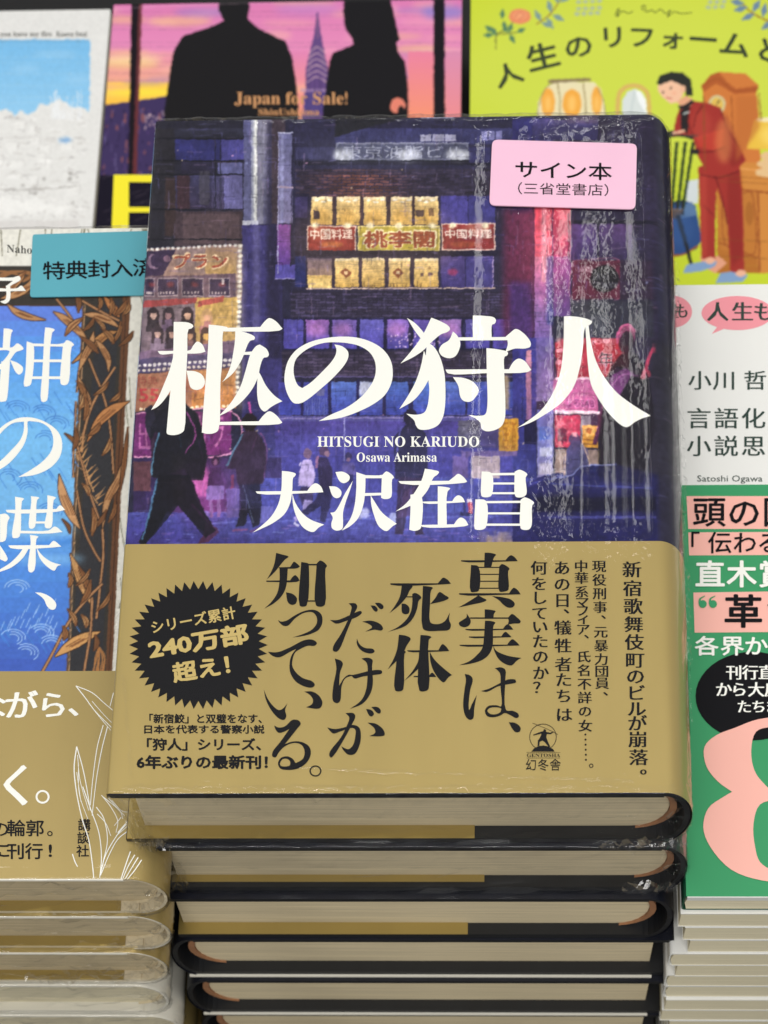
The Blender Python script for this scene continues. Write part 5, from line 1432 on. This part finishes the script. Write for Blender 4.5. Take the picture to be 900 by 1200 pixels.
# dusk city cover with two silhouettes
cj = Canvas(100, -12, 570, 520, (30, 24, 44))
def paint_dusk(c):
    R_, L_, Pg, G, E_ = c.rect, c.line, c.poly, c.grad, c.ell
    G(100, -12, 570, 60, (216, 120, 176), (228, 140, 186)); G(100, 60, 570, 120, (230, 140, 176), (246, 190, 120)); G(100, 96, 300, 128, (250, 206, 84), (252, 190, 70)); G(300, 60, 570, 150, (224, 132, 180), (250, 160, 120), n=20)
    r = random.Random(9)
    for k in range(46):
        x, y = r.uniform(120, 560), r.uniform(0, 110); E_(x, y, r.uniform(14, 44), r.uniform(2, 6), r.choice([(250, 190, 170), (140, 120, 200), (246, 210, 120), (236, 150, 200), (246, 170, 190)]), .45, 3)
    E_(150, 70, 40, 4, (255, 236, 160), .8, 4); E_(165, 108, 50, 5, (255, 226, 70), .9, 3); E_(520, 14, 26, 8, (110, 120, 210), .6, 4); E_(360, 10, 40, 7, (190, 130, 200), .6, 5)
    Pg([(100, 126), (200, 112), (200, 300), (100, 300)], (62, 50, 92)); 
    for k in range(120): x, y = r.uniform(118, 200), r.uniform(126, 205); R_(x, y, x + r.uniform(1, 3), y + r.uniform(2, 10), r.choice([(96, 84, 130), (40, 32, 64), (150, 90, 90), (80, 60, 110)]), .7)
    for k in range(26): x, y = r.uniform(168, 196), r.uniform(128, 150); R_(x, y, x + 2, y + 3, (220, 190, 190), .6)
    R_(100, 205, 200, 520, (22, 18, 34)); 
    for k in range(20): x, y = r.uniform(118, 180), r.uniform(205, 262); L_([(x, y), (x + 14, y - 5)], 1, (90, 80, 90), .6)
    Pg([(154, -12), (166, -12), (160, 205), (150, 205)], (24, 18, 26)); Pg([(163, -12), (167, -12), (160, 205), (155, 205)], (120, 56, 60), .8)
    # tower
    Pg([(371, 14), (372.5, 14), (376, 40), (380, 60), (384, 80), (384, 106), (392, 150), (352, 150), (358, 106), (358, 82), (363, 60), (368, 40)], (98, 72, 128))
    for j in range(6): L_([(362 - j * .8, 62 + j * 7), (371, 55 + j * 7), (381 + j * .6, 62 + j * 7)], 1.2, (226, 190, 190), .8)
    R_(371, 20, 373, 45, (130, 90, 130)); R_(356, 108, 386, 132, (90, 76, 140)); R_(352, 104, 390, 107, (180, 150, 190), .7)
    for k in range(16): x = r.uniform(358, 384); R_(x, r.uniform(84, 130), x + 1, 132, (60, 44, 90), .6)
    # two silhouettes
    Pg([(254, -12), (256, 12), (262, 24), (250, 30), (214, 42), (203, 60), (198, 90), (192, 132), (190, 300), (352, 300), (350, 132), (346, 92), (342, 66), (334, 48), (304, 34), (290, 22), (292, 8), (290, -12)], (26, 25, 28))
    Pg([(404, -12), (402, 14), (404, 32), (412, 44), (414, 52), (390, 62), (386, 72), (382, 100), (378, 130), (376, 300), (484, 300), (482, 130), (478, 100), (474, 72), (466, 60), (464, 50), (468, 46), (462, 20), (455, -12)], (24, 23, 27))
    E_(466, 124, 9, 10, (226, 130, 110)); R_(457, 132, 475, 140, (24, 23, 27)); E_(470, 129, 4, 5, (24, 23, 27))
    Pg([(508, -12), (521, -12), (522, 520), (508, 520)], (24, 20, 28)); G(541, -12, 570, 520, (232, 150, 190), (240, 150, 150), n=10)
    G(478, 60, 508, 150, (232, 130, 160), (244, 150, 110)); G(522, 60, 548, 150, (216, 140, 176), (236, 140, 140))
    R_(545, 0, 560, 200, (232, 150, 160)); 
    L_([(100, 14), (170, 8), (300, 3), (548, -4)], 1, (240, 200, 220), .4)
paint_dusk(cj); cj.warp(.4, 6, 62)
xj0, xj1 = float(at(132.5, 14, ZB)[0]), float(at(541.5, 10, ZB)[0])
yj1 = float(at(300, 3.5, ZB)[1])
BJ, jj = back_book('dusk_cover', xj0, xj1, yj1 - 188, yj1, cj, 'book behind the centre stack, two black silhouettes before a pink sunset and tower', (40, 34, 60))
under_book(xj0 + 1, xj1 - .5, yj1 - 187, yj1 + 1, 'paperback lying under the pink sunset silhouette book', (50, 44, 70), 'dusk_cover_under')
k = Ink(ZB + .15, .1)
k.text(serif('Japan for Sale') + '!', 275, 108, 407, 126.5); k.text(serif('ShinUshijima'), 303, 127.5, 374, 137.5)
k.make('lettering', plain('copper_ink', (206, 150, 100), .45), jj)
k = Ink(ZB + .15, .1)
k.poly([(133.5, 205), (250, 205.5), (250, 214), (151, 213.5), (151, 243), (250, 243), (250, 249), (151, 249), (150, 282), (250, 282), (250, 292), (130, 292)])
k.make('title_lettering', plain('yellow_ink', (246, 232, 40), .45), jj)

# sketched white town cover, far left
cb = Canvas(-300, -10, 150, 420, (224, 224, 222), k=2)
def paint_town(c):
    R_, L_, Pg, G, E_ = c.rect, c.line, c.poly, c.grad, c.ell
    r = random.Random(12)
    G(-300, 46, 105, 140, (120, 186, 232), (150, 204, 240)); 
    for k in range(24): E_(r.uniform(-280, 100), r.uniform(60, 110), r.uniform(10, 30), 3, (170, 212, 242), .5, 3)
    xs = np.linspace(-300, 106, 70); top = [(x, 132 + 6 * math.sin(x * .07) - r.uniform(0, 10)) for x in xs]
    Pg([(-300, 420)] + top + [(106, 420)], (226, 226, 224))
    for k in range(420):
        x, y = r.uniform(-300, 96), r.uniform(132, 262); w = r.uniform(3, 14)
        L_([(x, y), (x + w, y + r.uniform(-5, 5))], r.uniform(.6, 1.6), r.choice([(176, 172, 168), (196, 192, 188), (250, 250, 250), (150, 146, 146)]), .6)
    for k in range(70):
        x, y = r.uniform(-290, 84), r.uniform(140, 250); w, h = r.uniform(6, 16), r.uniform(6, 14)
        R_(x, y, x + w, y + h, (244, 244, 242), .4, 1); L_([(x, y), (x + w, y), (x + w, y + h)], .7, (160, 156, 154), .5)
    for k in range(24): x = r.uniform(60, 96); L_([(x, 140), (x + r.uniform(-1, 1), r.uniform(104, 130))], .8, (238, 242, 246), .9)
    for k in range(60): x = r.uniform(-300, 90); E_(x, r.uniform(195, 258), r.uniform(1, 3), 1.4, (120, 116, 112), .6, .5)
    E_(76, 164, 7, 3, (100, 160, 220), .7, 1.5); E_(20, 242, 70, 9, (240, 240, 238), .8, 3); L_([(-60, 220), (20, 222), (90, 218)], 1.6, (160, 156, 152), .7)
    L_([(-300, 46), (105, 48)], .8, (120, 150, 170), .8); R_(105, 40, 150, 420, (226, 226, 224))
    R_(-300, 258, 92, 420, (216, 214, 212))
paint_town(cb); cb.shade(.03, 3, 71); cb.warp(1.2, 5, 73)
xb1 = float(at(129, 20, ZB)[0]); yb1 = float(at(60, 12.5, ZB)[1])
BB, jb = back_book('town_cover', xb1 - 128, xb1, yb1 - 188, yb1, cb, 'white book in the back row, blue sky above a sketched white town', (222, 222, 220))
under_book(xb1 - 127, xb1 - .3, yb1 - 187, yb1 + 1, 'paperback lying under the white sketched town book', (210, 210, 206), 'town_cover_under')
k = Ink(ZB + .15, .1)
k.text(serif('you have my fire'), 0, 37, 61, 44.5); k.text(serif('Kaoru Iwai'), 66, 37, 102, 43)
k.make('lettering', plain('grey_ink', (84, 84, 80), .5), jb)

# lime green cover with the red suited figure
cy = Canvas(530, -60, 1100, 520, (206, 216, 52))
def paint_lime(c):
    R_, L_, Pg, G, E_ = c.rect, c.line, c.poly, c.grad, c.ell
    G(530, -60, 1100, 520, (200, 214, 56), (192, 208, 52)); E_(760, 90, 240, 110, (208, 220, 92), .6, 30)
    lf = (88, 130, 96); lf2 = (126, 154, 150)
    def leaf(x, y, a, l=10, w=4.2, col=lf):
        dx, dy = math.cos(math.radians(a)) * l, math.sin(math.radians(a)) * l
        L_([(x, y), (x + dx * .5, y + dy * .5), (x + dx, y + dy)], [.6, w, .6], col)
    L_([(581, 58), (582, 40), (594, 34), (604, 20)], 1.2, (110, 110, 60)); L_([(582, 40), (606, 38)], 1.1, (110, 110, 60))
    for x, y, a in ((578, 37, 215), (578, 41, 180), (581, 42, 245), (588, 22, 275), (595, 38, 235), (597, 40, 60), (596, 38, 290), (605, 38, 335), (590, 24, 80)): leaf(x, y, a, 12, 6.5)
    E_(609, 19, 13, 9, (230, 140, 100)); E_(609, 18, 8, 5, (240, 166, 120), .8, 1); L_([(603, 20), (608, 14), (614, 18), (608, 23)], .8, (200, 100, 80))
    L_([(628, 28), (645, 16), (658, -4)], 1.3, (150, 110, 60))
    for x, y, a in ((634, 25, 240), (634, 26, 20), (646, 15, 255), (647, 17, 25), (654, 4, 250), (656, 2, 330), (640, 20, 60)): leaf(x, y, a, 16, 7, lf2)
    for x in (676, 684, 692, 700, 830, 838, 846): 
        for y in (2, 10, 16): E_(x + (y % 4), y - (x - 676) * .05, 3, 2.2, (160, 176, 190), .8, .6)
    L_([(868, 2), (880, 14), (900, 24), (930, 30)], 1.6, (150, 100, 50))
    for x, y, a in ((876, 8, 165), (884, 16, 155), (882, 14, 300), (894, 20, 280), (872, 4, 190), (905, 24, 140), (915, 26, 300)): leaf(x, y, a, 17, 8, (110, 136, 160))
    # lamp shade
    Pg([(628, 150), (630, 120), (638, 104), (650, 96), (696, 96), (704, 104), (708, 120), (711, 150)], (232, 222, 180)); L_([(642, 95), (692, 93)], 4, (140, 124, 90))
    for a, b, w in ((642, 120, 8), (670, 121, 11), (699, 118, 6)): E_(a, b, w, 17, (240, 170, 70), 1, .8)
    for a in (656, 686): L_([(a - 3, 97), (a, 120), (a - 1, 150)], 1.8, (176, 160, 116))
    # mirror, arched
    L_([(724, 180), (724, 118), (730, 104), (742, 100), (754, 104), (760, 118), (762, 180)], 5, (214, 180, 100)); Pg([(729, 170), (729, 118), (735, 107), (744, 104), (752, 108), (757, 118), (758, 170)], (214, 222, 220)); Pg([(744, 104), (752, 108), (757, 118), (758, 135), (748, 118)], (240, 244, 244))
    # long case clock and cabinet
    wood, wd = (206, 122, 60), (150, 78, 38)
    Pg([(822, 100), (832, 88), (842, 84), (874, 86), (889, 100), (886, 110), (890, 150), (892, 230), (826, 200), (824, 112)], wood); Pg([(822, 100), (832, 88), (842, 84), (852, 96), (862, 104), (889, 100), (886, 108), (860, 110), (848, 102), (838, 98), (824, 108)], (176, 92, 46)); L_([(822, 102), (838, 92), (850, 98), (860, 106), (889, 104)], 1, wd)
    L_([(857, 112), (860, 200)], 1.2, wd); E_(840, 122, 10, 11, (206, 196, 150)); E_(840, 122, 7, 8, (222, 186, 90)); L_([(840, 122), (843, 117)], 1, (60, 50, 40)); L_([(846, 132), (850, 150)], 3, (110, 60, 50), .6)
    G(840, 196, 905, 320, (206, 132, 56), (176, 108, 46)); Pg([(866, 190), (1100, 190), (1100, 320), (890, 320)], (206, 136, 64)); L_([(868, 222), (905, 226)], 2, wd); L_([(840, 196), (905, 200)], 1.6, (230, 160, 90)); Pg([(842, 226), (886, 224), (888, 300), (844, 292)], (190, 120, 54)); L_([(846, 230), (850, 286), (884, 296), (882, 230), (870, 226)], 1.2, wd)
    L_([(888, 226), (890, 318)], 2, wd); L_([(842, 284), (888, 302)], 1.4, wd); E_(878, 250, 5, 14, (170, 104, 46))
    # table lamp
    Pg([(884, 140), (930, 138), (936, 176), (875, 174)], (232, 190, 72)); E_(905, 140, 20, 3, (240, 226, 180)); 
    for y, w in ((183, 9), (192, 13), (202, 15)): E_(900, y, w, 5.5, (226, 190, 140))
    # ottoman, bucket, chair
    Pg([(802, 212), (818, 210), (818, 238), (805, 238)], (206, 214, 216)); Pg([(776, 250), (780, 238), (800, 234), (815, 240), (822, 280), (816, 292), (790, 300), (776, 298)], (46, 76, 130)); Pg([(790, 246), (810, 236), (816, 244), (816, 252), (796, 256)], (90, 120, 160)); L_([(778, 300), (800, 298), (818, 288)], 2.4, (150, 90, 50))
    L_([(774, 159), (796, 156), (818, 161)], 8, (40, 42, 40)); 
    for q, (a, b) in enumerate(((783, 778), (793, 787), (803, 794), (812, 800))): L_([(a, 166), ((a + b) / 2, 205), (b, 244)], 3.8, (44, 62, 34)); L_([(b - 1, 235), (b, 252)], 3, (40, 40, 40))
    Pg([(778, 244), (800, 246), (796, 256), (778, 256)], (90, 76, 70)); L_([(794, 252), (802, 280), (812, 318)], 6, (36, 36, 36), 1, 3.5)
    # person in a red suit leaning on the chair
    red, rd = (160, 52, 46), (104, 30, 30)
    Pg([(838, 320), (824, 312), (820, 300), (842, 300), (852, 308)], (226, 160, 130)); 
    Pg([(818, 195), (866, 190), (870, 230), (872, 318), (856, 320), (852, 256), (840, 220), (838, 260), (838, 304), (822, 303), (820, 250)], red); L_([(838, 206), (846, 232), (852, 262)], 1.2, rd); L_([(824, 240), (836, 252)], 1.2, rd)
    Pg([(800, 320), (804, 310), (824, 306), (840, 306), (838, 312), (820, 318)], (130, 160, 200)); Pg([(838, 332), (844, 320), (858, 318), (876, 322), (870, 330)], (130, 160, 200)); E_(832, 305, 6, 4, (236, 180, 150)); E_(868, 320, 6, 4, (236, 180, 150))
    Pg([(792, 138), (796, 128), (812, 118), (828, 120), (844, 126), (852, 148), (866, 170), (874, 188), (866, 196), (842, 202), (826, 198), (816, 180), (812, 160), (800, 158), (788, 160)], red); Pg([(797, 130), (808, 122), (806, 156), (798, 152)], (40, 36, 38)); L_([(810, 120), (806, 140), (812, 160)], 1.3, rd); L_([(848, 150), (850, 170), (830, 178), (814, 176)], 1.3, rd)
    Pg([(815, 160), (850, 150), (852, 170), (836, 176), (818, 172)], (186, 62, 50)); L_([(800, 133), (808, 131)], 1.8, (200, 210, 206)); L_([(809, 177), (819, 178)], 6, (40, 36, 38)); L_([(788, 156), (802, 153)], 3, (232, 180, 150))
    Pg([(794, 118), (804, 112), (812, 116), (810, 124), (798, 128)], (226, 164, 130)); L_([(795, 126), (804, 124), (812, 118)], 4.5, (36, 34, 38))
    Pg([(771, 98), (788, 93), (800, 98), (800, 112), (794, 120), (786, 121), (776, 114), (771, 106)], (240, 192, 160)); Pg([(769, 98), (773, 88), (786, 84), (800, 85), (809, 92), (811, 104), (812, 112), (804, 112), (802, 102), (796, 98), (786, 94), (774, 99)], (44, 46, 42)); E_(800, 104, 3, 4.5, (236, 184, 150)); E_(786, 103, 1.1, 1.3, (60, 40, 40)); E_(777, 108, 1.0, 1.2, (60, 40, 40)); L_([(780, 114), (787, 115)], 1.1, (190, 90, 80)); E_(790, 109, 3, 2, (240, 160, 130), .5, 1)
paint_lime(cy)
def lime_shading(c):
    L, P, E = c.line, c.poly, c.ell
    P([(850, 132), (866, 170), (872, 188), (858, 196), (846, 176), (848, 150)], (128, 40, 36), .55, 1.5); P([(852, 206), (868, 200), (870, 300), (858, 312), (852, 256)], (128, 38, 36), .5, 1.5); P([(820, 205), (828, 202), (828, 300), (822, 300)], (190, 74, 60), .5, 1.5)
    E(822, 146, 12, 18, (190, 76, 62), .45, 3); L([(824, 122), (816, 134), (812, 150)], 1.2, (96, 28, 28)); L([(844, 128), (852, 150), (866, 172)], 1, (96, 28, 28)); L([(820, 204), (842, 208), (866, 200)], 1.2, (96, 28, 28))
    L([(824, 112), (826, 200)], 1.4, (140, 76, 40)); L([(889, 108), (892, 140)], 1.2, (140, 76, 40)); P([(862, 112), (888, 112), (890, 150), (862, 190)], (186, 106, 52), .6, 2); E(848, 165, 10, 26, (222, 146, 84), .5, 3)
    for y in (206, 212, 280, 300): L([(842, y), (900, y + 3)], .8, (130, 78, 36), .7)
    for a, w in ((642, 6), (670, 8), (699, 5)): E(a, 121, w * .6, 10, (252, 206, 120), .7, 2)
    L([(628, 150), (632, 120), (642, 100), (656, 96)], 1, (150, 136, 100)); L([(711, 150), (707, 118), (700, 102)], 1, (150, 136, 100)); L([(744, 106), (740, 130), (744, 165)], 3, (190, 202, 202), .5)
    E(798, 268, 14, 20, (62, 96, 150), .4, 4); L([(774, 157), (818, 159)], 2, (70, 72, 66), .7); L([(778, 244), (800, 246)], 1.2, (130, 110, 100)); E(905, 158, 14, 12, (250, 222, 120), .6, 4)
lime_shading(cy); cy.warp(.5, 4, 82)
xy0 = float(at(551, 60, ZB)[0]); yy1 = float(at(720, -28, ZB)[1])
BY, jy = back_book('lime_cover', xy0, xy0 + 130, yy1 - 190, yy1, cy, 'lime green book, painted with a person in a red suit leaning on a chair', (190, 204, 50))
under_book(xy0 + .5, xy0 + 129, yy1 - 189, yy1 + 1, 'paperback lying under the lime green book', (190, 200, 60), 'lime_cover_under')
k = Ink(ZB + .15, .1)
for ch, x, y, w, a in (('人', 596, 88, 34, -18), ('生', 636, 67, 40, -14), ('の', 678, 55, 36, -8), ('リ', 718, 44, 34, -3), ('フ', 752, 44, 34, 2), ('ォ', 788, 46, 32, 3), ('ー', 824, 47, 38, 4), ('ム', 861, 53, 38, 8), ('と', 902, 60, 38, 10)):
    v, t = glyphs(ch, bold=.024)
    X = (v[:, 0] / EM - .5) * w; Y = -((v[:, 1] - BASE) / EM - .5) * w * .82
    c_, s_ = math.cos(math.radians(a)), math.sin(math.radians(a))
    k.add(np.stack([x + X * c_ - Y * s_, y + X * s_ + Y * c_], 1), t, v[:, 2])
k.line([(721, 19), (723, 13), (726, 10), (723, 20), (728, 14), (733, 14), (736, 16), (742, 13)], 1, .8)
k.line([(754, 13), (752, 8), (756, 7), (757, 14), (764, 12), (768, 15), (774, 11), (780, 16), (786, 12), (782, 20), (790, 14), (798, 16), (811, 15)], 1, .8)
k.make('title_lettering', plain('olive_ink', (48, 62, 30), .45), jy)
